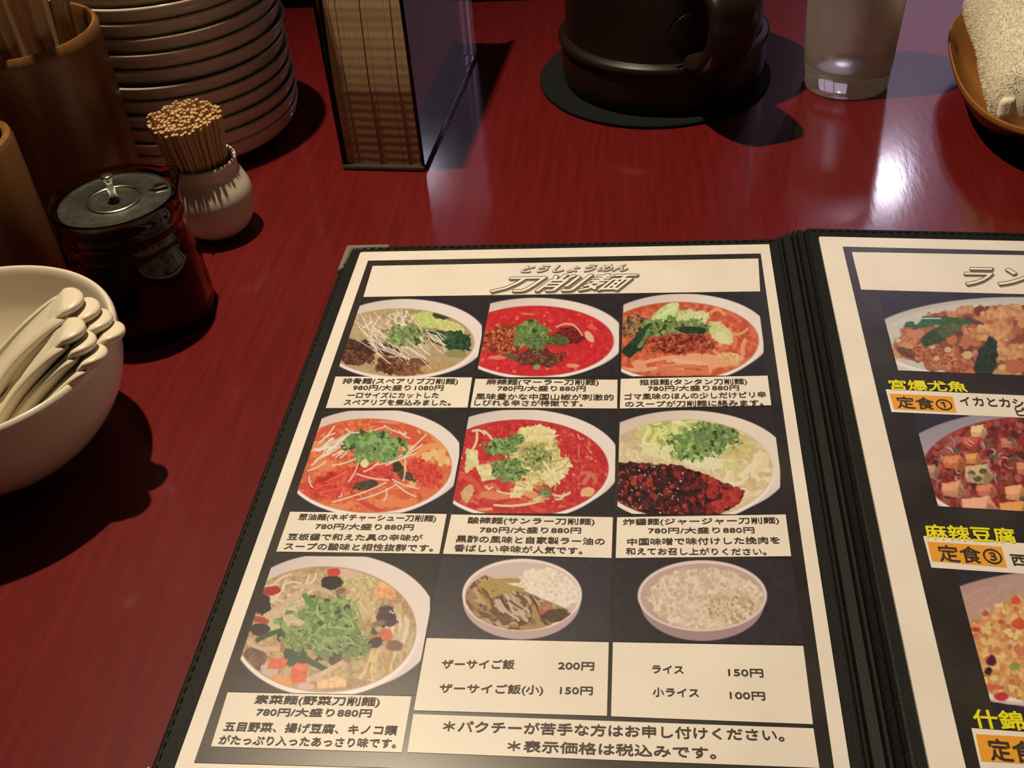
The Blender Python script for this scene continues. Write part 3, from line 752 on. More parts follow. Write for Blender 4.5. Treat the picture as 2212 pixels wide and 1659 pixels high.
# 6 zhajiang noodles
p = Photo('L', *C3, *R2v, VE)
p.bowl((800, 592, 996, 518), (790, 638, 835, 470), (226, 200, 150), ((170, 190), (147, 1090)), 1704, rimc=(236, 216, 194), var=16)
p.ell(560, 300, 380, 200, (206, 180, 140), var=10)
p.strands(46, (1200, 400, 1580, 900), 22, [(234, 210, 160), (240, 220, 176), (214, 184, 130), (226, 196, 140)], 23, (0, 180), (100, 260), 60)
dm = np.clip(p.half([(100, 430), (330, 425), (760, 600), (1060, 615), (1330, 630), (1410, 760), (1310, 960), (1060, 1120), (500, 1120), (100, 950)]) / 14 + .5 + (vn(p.x / 30, p.y / 30) - .5) * 2, 0, 1)
p.mix(dm, (58, 24, 24), 18, 24)
p.bits(dm, 330, (16, 36), [(120, 28, 28), (150, 34, 30), (90, 24, 26), (60, 20, 22), (44, 18, 20), (176, 50, 40), (100, 30, 28)], 24, .7)
p.bits(dm * np.clip((p.x - 900) / 200, 0, 1), 90, (18, 34), [(176, 36, 32), (190, 54, 40), (150, 30, 28)], 26, .7)
p.bits(dm * np.clip((900 - p.x) / 200, 0, 1), 60, (5, 13), [(210, 190, 184), (170, 150, 150)], 25, .35, 2)
p.ell(620, 300, 290, 190, (196, 200, 104), wob=.4, var=26, vs=50, sd=4); p.ell(760, 170, 110, 50, (236, 228, 190), wob=.3)
p.ell(960, 180, 160, 90, (190, 190, 90), wob=.3, var=20); p.ell(520, 450, 160, 70, (226, 218, 160), 10, wob=.4, var=14); p.ell(380, 310, 60, 40, (210, 196, 130), wob=.4)
p.ell(980, 570, 230, 60, (230, 222, 176), 6, wob=.3, var=12); p.ell(1270, 420, 190, 110, (206, 190, 110), 10, wob=.4, var=20, vs=30); p.line(220, 420, 480, 370, 20, (220, 190, 130), -10)
p.ell(1240, 610, 110, 40, (214, 206, 130), 10, wob=.5, var=14)
p.strands(22, (420, 160, 900, 460), 10, [(224, 222, 140), (170, 178, 80), (232, 228, 160)], 27, (0, 180), (90, 240), 50)
p.leaf(860, 380, 190, 130, 61, (100, 144, 62)); p.leaf(1090, 300, 220, 150, 62, (104, 138, 70)); p.leaf(860, 490, 180, 70, 63, (130, 168, 70))
p.done(pageL)
# 7 vegetable noodles
p = Photo('L', *C1, *R3v, VF)
p.bowl((1413, 556, 747, 504), (1350, 603, 652, 448), (190, 154, 104), ((952, 160), (672, 1010)), 2108, rimc=(238, 218, 206), low=(196, 176, 180), var=22)
p.strands(30, (900, 230, 1250, 560), 10, [(206, 176, 140), (226, 200, 170), (176, 140, 100)], 30, (-60, 30), (60, 200), 26)
p.ell(1130, 470, 160, 90, (214, 184, 140), -20, wob=.4, var=22); p.ell(1010, 560, 90, 50, (206, 190, 140), wob=.4)
p.ell(1600, 240, 150, 70, (200, 184, 122), 10, wob=.4, var=26); p.ell(1520, 200, 80, 40, (220, 180, 150), wob=.3); p.ell(1620, 400, 110, 160, (206, 180, 120), 20, wob=.4, var=26, vs=24)
p.poly([(1720, 260), (1860, 290), (1870, 390), (1700, 370)], (238, 160, 96), 8, 18, 20, 10); p.poly([(1740, 250), (1830, 260), (1860, 300), (1730, 300)], (246, 184, 110), 8, 8)
p.ell(1890, 440, 100, 70, (186, 144, 96), -30, wob=.4, var=22); p.strands(16, (1800, 500, 1990, 700), 12, [(206, 176, 130), (226, 204, 166)], 31, (70, 110), (100, 240), 20)
p.strands(16, (1560, 780, 1860, 960), 12, [(206, 164, 96), (190, 144, 84), (222, 190, 130)], 32, (60, 120), (60, 200), 20)
p.ell(1500, 1010, 240, 50, (170, 130, 80), wob=.3, var=20)
p.ell(1395, 265, 85, 52, (38, 26, 34), -10, wob=.3, var=10); p.ell(900, 420, 60, 90, (44, 34, 40), 0, wob=.4); p.ell(1790, 520, 80, 70, (72, 48, 62), 20, wob=.6, var=14); p.ell(1700, 700, 80, 40, (40, 32, 36), -20, wob=.5); p.ell(1850, 720, 60, 40, (130, 84, 56), wob=.4)
p.ell(1410, 190, 46, 30, (214, 32, 42), 0, wob=.2); p.ell(960, 325, 66, 36, (176, 20, 34), -8, wob=.3); p.ell(1790, 640, 46, 50, (222, 96, 56), wob=.3); p.line(1620, 680, 1780, 620, 14, (180, 110, 80))
p.ell(830, 820, 100, 90, (120, 78, 66), wob=.3, var=20, vs=26); p.ell(950, 890, 60, 60, (206, 176, 160), wob=.3); p.ell(870, 600, 70, 46, (60, 44, 44), wob=.4)
p.line(860, 680, 1080, 600, 17, (56, 84, 50), -10); p.line(1060, 760, 1360, 900, 22, (44, 74, 48), -8); p.ell(1140, 800, 90, 70, (52, 76, 50), wob=.4); p.ell(1400, 790, 130, 60, (70, 56, 40), wob=.5, var=20)
for a in [((1160, 290, 1400, 345), 17, -16), ((1600, 290, 1650, 400), 15, 8), ((1650, 400, 1710, 560), 17, -8), ((920, 510, 1150, 345), 24, 10), ((790, 690, 900, 745), 14, 8), ((900, 745, 1040, 735), 17, 4), ((1225, 970, 1510, 820), 17, 6), ((1420, 350, 1560, 450), 13, 20)]:
    p.line(*a[0], a[1], (212, 176, 138), a[2], var=10)
p.ell(1460, 325, 40, 20, (140, 96, 66), -20); p.ell(1735, 560, 55, 20, (140, 104, 70), -14); p.ell(880, 535, 60, 26, (186, 56, 34), 12, wob=.3); p.ell(1500, 815, 36, 22, (150, 112, 76), 20); p.ell(1040, 735, 20, 38, (170, 120, 80))
p.poly([(950, 815), (1080, 815), (1050, 890), (930, 890)], (232, 92, 46), 8, 14, 20, 8); p.poly([(1140, 845), (1225, 850), (1210, 980), (1100, 1000), (1100, 900)], (234, 84, 40), 8, 14, 20, 8); p.ell(1160, 880, 40, 20, (246, 116, 70), 20)
p.ell(1030, 980, 80, 46, (234, 150, 76), 20, wob=.3, var=14); p.ell(1210, 1020, 60, 30, (220, 170, 150), wob=.3); p.poly([(1290, 980), (1440, 940), (1510, 970), (1500, 1020), (1290, 1030)], (240, 186, 120), 10, 14, 24, 10)
p.leaf(1360, 640, 310, 150, 71, (104, 134, 62), 8); p.leaf(1370, 470, 190, 120, 72, (112, 146, 68)); p.leaf(1540, 720, 120, 90, 73, (96, 124, 60)); p.leaf(1180, 690, 120, 80, 74, (112, 140, 66)); p.line(1200, 360, 1280, 440, 20, (90, 134, 62))
p.strands(14, (1100, 420, 1600, 760), 6, [(160, 188, 110), (140, 170, 90)], 33, (0, 180), (60, 160), 20)
p.done(pageL)
# 8 zha cai rice
p = Photo('L', *C2, .699, .8275, VG, bg=(56, 50, 56))
p.mask = np.ones(p.x.shape)
p.ell(925, 410, 440, 288, (196, 164, 156)); p.ell(928, 365, 448, 270, (240, 218, 202)); p.ell(928, 368, 428, 250, (214, 186, 172)); p.mask = p.e(928, 380, 425, 248)
p.ell(1110, 330, 260, 170, (238, 220, 196), wob=.25, var=10); p.bits(p.e(1110, 320, 250, 160), 260, (8, 16), [(246, 230, 208), (232, 212, 184), (240, 222, 198), (224, 200, 172)], 80)
zc = np.clip((p.y - 170 - (p.x - 560) * .42) / 20, 0, 1) * p.e(900, 400, 400, 235)
p.mix(zc, (140, 98, 62), 34, 26)
p.strands(110, (540, 240, 1240, 610), 14, [(176, 138, 70), (150, 108, 72), (196, 156, 116), (112, 76, 52), (164, 122, 84), (96, 64, 48), (184, 160, 92)], 81, (-20, 75), (60, 190), 24, zc)
p.strands(26, (760, 330, 1150, 560), 11, [(206, 172, 146), (190, 150, 120), (120, 80, 60)], 82, (20, 70), (40, 110), 10, zc)
for a in [(620, 290, 900, 260), (660, 310, 930, 330), (700, 370, 830, 340)]: p.line(*a, 18, (178, 148, 66), -14)
p.ell(1100, 480, 60, 36, (180, 110, 76), wob=.4, var=20); p.ell(1180, 520, 110, 44, (92, 66, 40), -8, wob=.4, var=20)
p.done(pageL)
# 9 rice
p = Photo('L', *C3, .699, .8275, VH, bg=(52, 44, 48))
p.mask = np.ones(p.x.shape)
p.ell(752, 425, 462, 284, (172, 138, 136)); p.ell(752, 372, 484, 266, (232, 206, 190)); p.ell(752, 376, 462, 246, (200, 164, 150)); p.mask = p.e(752, 380, 460, 242)
rr = p.e(780, 400, 420, 236, 4, 10, .12, 40)
p.mix(rr, (224, 196, 164), 16, 50)
p.bits(rr, 620, (8, 18), [(236, 212, 184), (216, 186, 154), (228, 202, 172), (206, 176, 144), (240, 218, 192)], 90)
p.bits(p.e(960, 470, 190, 110), 90, (10, 20), [(206, 170, 130), (190, 152, 116), (222, 192, 158)], 91)
p.done(pageL)

# right page: squid with cashews, mapo tofu, fried rice
p = Photo('R', .055, .97, .124, .338, VI, bg=(46, 42, 46))
p.bowl((1560, 835, 1040, 318), (1560, 810, 930, 268), (206, 198, 180), ((566, 700), (620, 1000)), None, rimc=(214, 206, 190), low=(206, 200, 186), var=6)
p.mask = p.full * p.e(1600, 850, 880, 290, 0, 8, .12, 60)
fo = p.e(1600, 830, 850, 270, 0, 8, .2, 90)
p.mix(fo, (166, 92, 54), 40, 50)
p.bits(fo, 300, (26, 60), [(196, 112, 64), (150, 74, 46), (214, 144, 84), (120, 56, 40), (186, 96, 60), (206, 130, 76)], 100)
p.ell(1000, 615, 100, 44, (190, 84, 56), 0, wob=.5, var=30); p.ell(1180, 600, 90, 40, (206, 140, 96), wob=.5, var=20)
for q in ([(1260, 740), (1500, 660), (1560, 730), (1500, 860), (1280, 800)], [(1330, 620), (1600, 560), (1640, 640), (1330, 690)], [(1390, 860), (1640, 830), (1640, 930), (1450, 960)]): p.poly(q, (216, 148, 88), 12, 24, 22, 26)
p.ell(830, 900, 70, 30, (120, 66, 42), 20, wob=.4, var=20); p.ell(1000, 920, 130, 60, (176, 96, 54), 12, wob=.4, var=34); p.ell(850, 790, 90, 50, (196, 116, 70), 10, wob=.4, var=30); p.ell(900, 770, 50, 34, (204, 130, 84), wob=.3)
p.ell(1210, 1000, 80, 90, (184, 96, 56), -20, wob=.5, var=34); p.ell(1250, 1060, 70, 40, (206, 110, 66), 0, wob=.4); p.ell(1480, 1050, 70, 40, (204, 140, 84), wob=.3); p.ell(1580, 1000, 70, 50, (196, 104, 62), wob=.4)
for c in [(1245, 915, 34), (1028, 940, 20), (1110, 880, 24), (1330, 720, 20), (1480, 1000, 26), (1000, 860, 20)]: p.ell(c[0], c[1], c[2], c[2] * .8, (222, 176, 120), wob=.2)
p.ell(1060, 680, 250, 30, (60, 94, 50), 2, wob=.3, var=20); p.ell(910, 690, 140, 40, (46, 106, 64), -4, wob=.2, var=12); p.line(840, 672, 1060, 664, 5, (170, 206, 176), -4)
p.ell(1030, 780, 130, 50, (50, 78, 40), -28, wob=.3, var=18); p.ell(1120, 740, 80, 50, (84, 100, 52), -20, wob=.4, var=14); p.ell(1370, 960, 70, 160, (42, 56, 38), 15, wob=.3, var=12); p.ell(1400, 1100, 110, 40, (50, 74, 36), 0, wob=.4)
p.done(pageR)
p = Photo('R', .062, .97, .408, .618, VJ, bg=(50, 46, 54))
p.bowl((1780, 500, 1290, 560), (1740, 480, 940, 470), (150, 46, 36), ((566, 170), (706, 730)), None, rimc=(178, 166, 172), low=(196, 184, 186), var=20)
p.mask = p.full * p.e(1740, 480, 945, 475, 0, 8, .05, 60)
p.bits(p.soup, 420, (16, 44), [(150, 70, 60), (120, 44, 36), (176, 96, 84), (96, 36, 30), (190, 60, 40), (160, 84, 70)], 110)
def cube(x, y, sx, sy, c):
    p.poly([(x, y), (x + sx * .75, y - sy * .15), (x + sx, y + sy * .55), (x + sx * .8, y + sy), (x + sx * .05, y + sy * .85)], c, 10, 14, 24, 14)
    p.poly([(x, y), (x + sx * .75, y - sy * .15), (x + sx * .62, y + sy * .45), (x + sx * .02, y + sy * .5)], tuple(min(255, int(v * 1.13) + 6) for v in c), 10, 8, 24, 8)
    p.poly([(x + sx * .72, y + sy * .2), (x + sx, y + sy * .55), (x + sx * .8, y + sy), (x + sx * .6, y + sy * .9)], tuple(int(v * .8) for v in c), 12, 6, 24, 8)
for q in [(980, 360, 210, 120, (206, 110, 50)), (1180, 340, 150, 90, (214, 136, 60)), (1230, 90, 150, 110, (222, 176, 116)), (1140, 190, 230, 80, (190, 70, 50)), (820, 450, 130, 110, (176, 130, 100)), (1180, 450, 260, 160, (196, 160, 110)), (970, 600, 220, 130, (214, 140, 96)), (1280, 620, 190, 110, (206, 110, 80)), (1150, 740, 330, 170, (226, 150, 116)), (1540, 630, 200, 130, (220, 150, 96)), (1490, 780, 300, 200, (212, 140, 70)), (1500, 200, 150, 90, (190, 110, 90)), (1640, 420, 160, 110, (204, 120, 80)), (1800, 300, 240, 150, (206, 130, 86)), (1850, 600, 260, 160, (214, 140, 80))]: cube(*q)
for q in [(1380, 250), (1340, 490), (1240, 510), (1590, 200), (1610, 380), (1440, 350), (1700, 740), (1300, 560), (1100, 300), (1480, 560)]: p.ell(q[0], q[1], 36, 24, (96, 92, 60), wob=.4, var=20)
p.strands(26, (840, 200, 1650, 560), 5, [(220, 176, 166), (206, 150, 140)], 111, (0, 180), (30, 90), 24)
p.done(pageR)
p = Photo('R', .062, .97, .708, .925, VK, bg=(52, 46, 54))
p.bowl((1860, 560, 1250, 580), (1800, 560, 1090, 500), (198, 152, 134), ((897, 225), (1080, 960)), None, rimc=(206, 168, 150), low=(236, 214, 190), var=6)
rr = p.e(1860, 640, 760, 470, 0, 10, .16, 60)
p.mask = p.full; p.mix(rr, (226, 160, 84), 30, 50)
p.bits(rr, 560, (16, 34), [(240, 190, 110), (226, 150, 90), (214, 130, 76), (244, 204, 130), (232, 170, 104), (206, 116, 70)], 120)
for q in [(1220, 470, 34, 26, (214, 50, 40)), (1560, 230, 40, 34, (222, 84, 40)), (1150, 610, 40, 30, (196, 20, 44)), (1190, 640, 30, 24, (206, 40, 50)), (1440, 1050, 60, 36, (214, 40, 50)), (1590, 430, 60, 50, (222, 80, 46)), (1360, 970, 90, 26, (222, 100, 70)), (1440, 410, 30, 20, (214, 90, 60)), (1550, 790, 44, 34, (150, 156, 70)), (1350, 740, 44, 46, (90, 34, 50)), (1330, 830, 34, 36, (60, 40, 50)), (1300, 340, 24, 24, (190, 90, 80)), (1600, 660, 50, 40, (216, 120, 80)), (1240, 440, 60, 18, (232, 150, 90))]: p.ell(*q[:4], q[4], wob=.35, var=10)
p.done(pageR)

# ------------------------------------------------------------------ tableware
def at_v(x, y, z): return Vector(at(x, y, z))
rnd = random.Random(5)

# stack of plates
PC = Vector((-.1865, .653)); PR_ = .0668
def plate_bm():
    p = smooth_prof([(0, .0035), (.030, .0035), (.046, .0048), (.056, .0090), (.0620, .0140), (.0645, .0168), (.0660, .0180), (.0668, .0172), (.0665, .0158), (.0654, .0147), (.0651, .0120),
                     (.0636, .0088), (.0600, .0058), (.050, .0024), (.044, .0010), (.038, .0006), (.037, 0), (.0345, 0), (.034, .0008), (0, .0010)], 3)
    return lathe(p, 96)
ORD = ['bottom', 'second', 'third', 'fourth', 'fifth', 'sixth', 'seventh', 'eighth', 'ninth', 'tenth', 'eleventh', 'twelfth', 'thirteenth']
me_plate = None; z = 0.0002; gaps = [0, .0086, .0088, .0087, .0088, .0087, .0093, .0098, .0086, .0084, .0084, .0084, .0085]
for i in range(13):
    z += gaps[i]
    lab = 'glazed off-white plate at the very bottom of the stack behind the toothpicks' if i == 0 else f'glazed off-white plate, {ORD[i]} from the bottom of the plate stack'
    if me_plate is None:
        o = obj('plate', plate_bm(), m_plate); me_plate = o.data
    else:
        o = bpy.data.objects.new('plate', me_plate); COL.objects.link(o)
    o.location = (PC.x + .0005 * i ** .8 * .6 + rnd.uniform(-.0009, .0009), PC.y + rnd.uniform(-.0009, .0009), z + .0004)
    o.rotation_euler = (rnd.uniform(-.0022, .0022), rnd.uniform(-.0022, .0022), rnd.uniform(0, 6))
    tag(o, lab, 'plate', 'stack of plates')

# bamboo chopstick cup
CC = (-.2355, .5525)
cup = empty('chopstick_cup', (*CC, 0), 'tall varnished bamboo cup full of chopsticks at the upper left', 'cup')
p = [(0, .004), (.030, .004), (.0335, .010), (.0350, .06), (.0368, .108), (.0380, .1125), (.0396, .1128), (.0408, .1105), (.0406, .106), (.0400, .06), (.0378, .004), (.0370, 0), (0, 0)]
obj('body', lathe(p, 72), m_bamboo, cup)
# smaller bamboo cup in front of it
cup2 = empty('small_bamboo_cup', (-.2525, .4785, 0), 'smaller thick-walled bamboo cup at the left edge beside the sauce jar', 'cup')
p = [(0, .004), (.0215, .004), (.0222, .01), (.0224, .086), (.0232, .0895), (.0250, .0908), (.0268, .0898), (.0277, .0870), (.0277, .01), (.0268, .001), (.026, 0), (0, 0)]
obj('body', lathe(p, 64), m_bamboo, cup2)

# chopsticks
me_ch = None
k = 0
spots = []
for ring, n, in ((0.0, 1), (.010, 6), (.0205, 10)):
    for i in range(n):
        a = 2 * math.pi * i / max(n, 1) + ring * 60
        spots.append((ring * math.cos(a), ring * math.sin(a)))
for (dx, dy) in spots:
    if me_ch is None:
        bm = bmesh.new()
        rings = []
        for zz, hw, hd in ((0, .0022, .0022), (.002, .0030, .0026), (.12, .0042, .0032), (.208, .0048, .0036), (.210, .0042, .0030)):
            c_ = .0008
            pts = [(hw, hd - c_), (hw - c_, hd), (-hw + c_, hd), (-hw, hd - c_), (-hw, -hd + c_), (-hw + c_, -hd), (hw - c_, -hd), (hw, -hd + c_)]
            rings.append([bm.verts.new((a, b_, zz)) for a, b_ in pts])
        for A, B in zip(rings, rings[1:]):
            for j in range(8): bm.faces.new((A[j], A[(j + 1) % 8], B[(j + 1) % 8], B[j]))
        bm.faces.new(rings[0][::-1]); bm.faces.new(rings[-1])
        o = obj('chopstick', bm, m_chop); me_ch = o.data
    else:
        o = bpy.data.objects.new('chopstick', me_ch); COL.objects.link(o)
    b0 = Vector((CC[0] + dx * .75, CC[1] + dy * .75, .0055)); t0 = Vector((CC[0] + dx * 1.38 - .003, CC[1] + dy * 1.38, .1128))
    o.location = b0; q = (t0 - b0).to_track_quat('Z', 'Y'); o.rotation_euler = q.to_euler(); o.rotation_euler.rotate_axis('Z', rnd.uniform(-.5, .5))
    tag(o, 'pale wooden chopstick standing in the tall bamboo cup', 'chopstick', 'chopsticks in the bamboo cup')

# toothpick holder and its toothpicks
TC = (-.1545, .5305)
th = empty('toothpick_holder', (*TC, 0), 'round white china toothpick holder with a narrow neck', 'toothpick holder')
p = smooth_prof([(0, .006), (.012, .006), (.0165, .013), (.0185, .022), (.0172, .031), (.0158, .037), (.0160, .0425), (.0172, .0445), (.0182, .0440), (.0184, .0415), (.0182, .0380), (.0196, .0335), (.0220, .0270), (.0226, .0200), (.0214, .0120), (.0180, .0050), (.0130, .0008), (.0110, 0), (0, 0)], 4)
obj('body', lathe(p, 72), m_china, th)
me_pk = None; n = 270
for i in range(n):
    rr = math.sqrt((i + .5) / n); a = i * 2.399963
    if me_pk is None:
        bm = bmesh.new()
        tube(bm, [(0, 0, 0), (0, 0, .004), (0, 0, .0600), (0, 0, .0604)], [.0004, .00098, .00102, .0009], 7)
        o = obj('toothpick', bm, m_pick); me_pk = o.data
    else:
        o = bpy.data.objects.new('toothpick', me_pk); COL.objects.link(o)
    b0 = Vector((TC[0] + math.cos(a) * rr * .0095, TC[1] + math.sin(a) * rr * .0095, .0072 + .0008 * rr * 0))
    neck = Vector((TC[0] + math.cos(a) * rr * .0150, TC[1] + math.sin(a) * rr * .0150, .041))
    t0 = b0 + (neck - b0) * 1.72 + Vector((rnd.uniform(-.0003, .0003) - .0026, rnd.uniform(-.0003, .0003), 0))
    if i == 97: t0 += Vector((-.004, .002, 0))
    o.location = b0 + Vector((0, 0, rnd.uniform(0, .0035) + (.006 if i in (97, 211) else 0)))
    o.rotation_euler = (t0 - b0).to_track_quat('Z', 'Y').to_euler()
    tag(o, 'thin wooden toothpick packed upright in the round white holder', 'toothpick', 'toothpicks in the holder')

# sauce jar
JC = (-.1775, .4555)
jar = empty('sauce_jar', (*JC, 0), 'clear glass sauce jar half full of dark sauce with a steel lid', 'jar')
bm = lathe(smooth_prof([(0, .0042), (.0250, .0042), (.0287, .0080), (.0284, .030), (.0262, .045), (.0258, .0505), (.0268, .056), (.0276, .0615), (.0282, .0665), (.0289, .0680), (.0297, .0672),
                        (.0298, .0640), (.0296, .0600), (.0300, .0575), (.0298, .0552), (.0288, .0530), (.0290, .0505), (.0292, .0480), (.0284, .0455), (.0300, .035), (.0316, .015), (.0317, .006), (.0308, .001), (.0300, 0), (0, 0)], 3), 96)
# pouring lip pulled out of the rim
for v in bm.verts:
    a = math.atan2(v.co.y, v.co.x); r = math.hypot(v.co.x, v.co.y)
    d = (a - .62 + math.pi) % (2 * math.pi) - math.pi
    if v.co.z > .058 and r > .02:
        k_ = math.exp(-(d / .22) ** 2) * min(1, (v.co.z - .058) / .008)
        v.co.x += math.cos(.62) * .0042 * k_; v.co.y += math.sin(.62) * .0042 * k_; v.co.z += .0012 * k_
obj('glass_body', bm, m_jarglass, jar)
obj('sauce', lathe([(0, .0044), (.0245, .0044), (.0280, .0080), (.0268, .0405), (.0255, .0455), (.0252, .0490), (0, .0492)], 64), m_soy, jar)
bm = lathe(smooth_prof([(0, .0652), (.0105, .0652), (.0112, .0657), (.0120, .0661), (.0128, .0657), (.0135, .0650), (.0240, .0646), (.0252, .0652), (.0262, .0650), (.0264, .0640), (.0250, .0632), (.0130, .0636), (0, .0638)], 3), 80)
lid = obj('lid', bm, m_tin, jar); lid['label'] = 'flat brushed steel lid with a raised ring'
obj('knob', lathe(smooth_prof([(0, .0650), (.0032, .0650), (.0026, .0664), (.0019, .0680), (.0017, .0735), (.0021, .0758), (.0029, .0768), (.0029, .0778), (.0021, .0783), (0, .0784)], 3), 28), m_metal, lid)
bm = bmesh.new()
for s_ in range(1):
    a = .42
    c_ = Vector((math.cos(a) * .0200, math.sin(a) * .0200, .0652)); d_ = Vector((math.cos(a), math.sin(a), 0)); e_ = Vector((-d_.y, d_.x, 0))
    tube(bm, [c_ - d_ * .0040 - e_ * .0004, c_ - d_ * .001 + e_ * .0022 + Vector((0, 0, .0004)), c_ + d_ * .0045 + e_ * .0026, c_ + d_ * .0050 - e_ * .0026, c_ - d_ * .001 - e_ * .0022, c_ - d_ * .0040 + e_ * .0004], .0006, 6)
obj('spoon_notch', bm, m_metal, lid)

# spoon bowl
BC = (-.2195, .3575)
bw = empty('rice_bowl', (*BC, 0), 'deep white china bowl of soup spoons at the left edge', 'bowl')
p = smooth_prof([(0, .0065), (.018, .0070), (.034, .0125), (.046, .0230), (.0530, .0370), (.0560, .0500), (.0572, .0560), (.0586, .0582), (.0600, .0575), (.0606, .0550), (.0600, .0480), (.0582, .0380), (.0535, .0270), (.0450, .0160), (.0350, .0080), (.0275, .0052), (.0262, .0040), (.0262, .0004), (.0240, 0), (.0225, .0006), (.0215, .0030), (0, .0040)], 4)
obj('body', lathe(p, 112), m_china, bw)

def spoon_bm():
    """Chinese soup spoon: deep oval bowl at -x, channelled handle rising to a hooked tip at +x (tip at the origin)"""
    # s, x, z, halfwidth, edge rise
    K = [(-.1035, -.0100, .004, .002), (-.1015, -.0140, .0105, .0060), (-.096, -.0180, .0158, .0098), (-.088, -.0202, .0188, .0122), (-.079, -.0206, .0198, .0125), (-.070, -.0196, .0190, .0112), (-.062, -.0172, .0160, .0085),
         (-.055, -.0146, .0120, .0062), (-.048, -.0116, .0094, .0050), (-.036, -.0066, .0084, .0046), (-.024, -.0036, .0082, .0042), (-.0145, -.0010, .0080, .0032), (-.0100, .0000, .0074, .0020), (-.0070, .0004, .0062, .0010)]
    bm = bmesh.new(); rows = []
    for x, z, hw, rise in K:
        row = []
        for j in range(13):
            t = -1 + 2 * j / 12
            prof_ = abs(t) ** 2.4
            row.append(bm.verts.new((x, hw * math.sin(t * math.pi / 2) if abs(t) < 1 else hw * t, z + rise * prof_)))
        rows.append(row)
    for A, B in zip(rows, rows[1:]):
        for j in range(12): bm.faces.new((A[j], A[j + 1], B[j + 1], B[j]))
    bmesh.ops.recalc_face_normals(bm, faces=bm.faces)
    return bm
me_sp = None
# (tip pixel, tip height, lower pixel, lower height, roll)
SPN = [((270, 712), .0640, (110, 800), 0.0500, -6, 'outermost spoon of the upper nest, its tip over the bowl rim'),
       ((243, 686), .0675, (90, 772), 0.0535, -2, 'second spoon in from the rim in the upper nest'),
       ((217, 663), .0715, (60, 750), 0.0575, 2, 'third spoon in from the rim in the upper nest'),
       ((181, 642), .0760, (20, 735), 0.0620, 6, 'topmost and innermost spoon of the upper nest'),
       ((231, 762), .0640, (70, 862), 0.0460, -8, 'outermost spoon of the lower nest, nearest the viewer'),
       ((207, 735), .0685, (40, 835), 0.0505, -4, 'middle spoon of the lower nest of three'),
       ((184, 706), .0735, (10, 812), 0.0555, 0, 'innermost and highest spoon of the lower nest of three')]
for tip, tz, low, lz, roll, lab in SPN:
    if me_sp is None:
        o = obj('soup_spoon', spoon_bm(), m_spoon); me_sp = o.data
        mo = o.modifiers.new('solid', 'SOLIDIFY'); mo.thickness = .0046; mo.offset = 0
        mo = o.modifiers.new('sub', 'SUBSURF'); mo.levels = 2; mo.render_levels = 2
        dg = bpy.context.evaluated_depsgraph_get(); dg.update()
        me2 = bpy.data.meshes.new_from_object(o.evaluated_get(dg)); o.modifiers.clear(); o.data = me2; me_sp = me2
        bm = bmesh.new(); bm.from_mesh(me2)          # rounded, slightly raised end of the handle
        r_ = bmesh.ops.create_uvsphere(bm, u_segments=28, v_segments=16, radius=1)
        for v in r_['verts']:
            q = Vector(v.co)
            v.co = Vector((-.0068 + q.x * (.0068 if q.x > 0 else .0135), q.y * .0076, .0012 + q.z * (.0027 if q.z > 0 else .0034) + .0016 * (q.y * q.y) - .0010 * max(q.x, 0) + .0030 * min(q.x, 0)))
        bm.to_mesh(me2); bm.free()
        me2.polygons.foreach_set('use_smooth', [True] * len(me2.polygons))
    else:
        o = bpy.data.objects.new('soup_spoon', me_sp); COL.objects.link(o)
    T = at_v(*tip, tz); B = at_v(*low, lz)
    xd = (T - B).normalized(); zd = Vector((0, 0, 1)); yd = zd.cross(xd).normalized(); zd = xd.cross(yd)
    ry = Matrix.Rotation(math.radians(roll), 3, 'X')
    mm = Matrix((xd, yd, zd)).transposed() @ ry
    o.matrix_world = Matrix.Translation(T) @ mm.to_4x4()
    tag(o, 'white melamine soup spoon, ' + lab, 'spoon', 'soup spoons in the bowl')

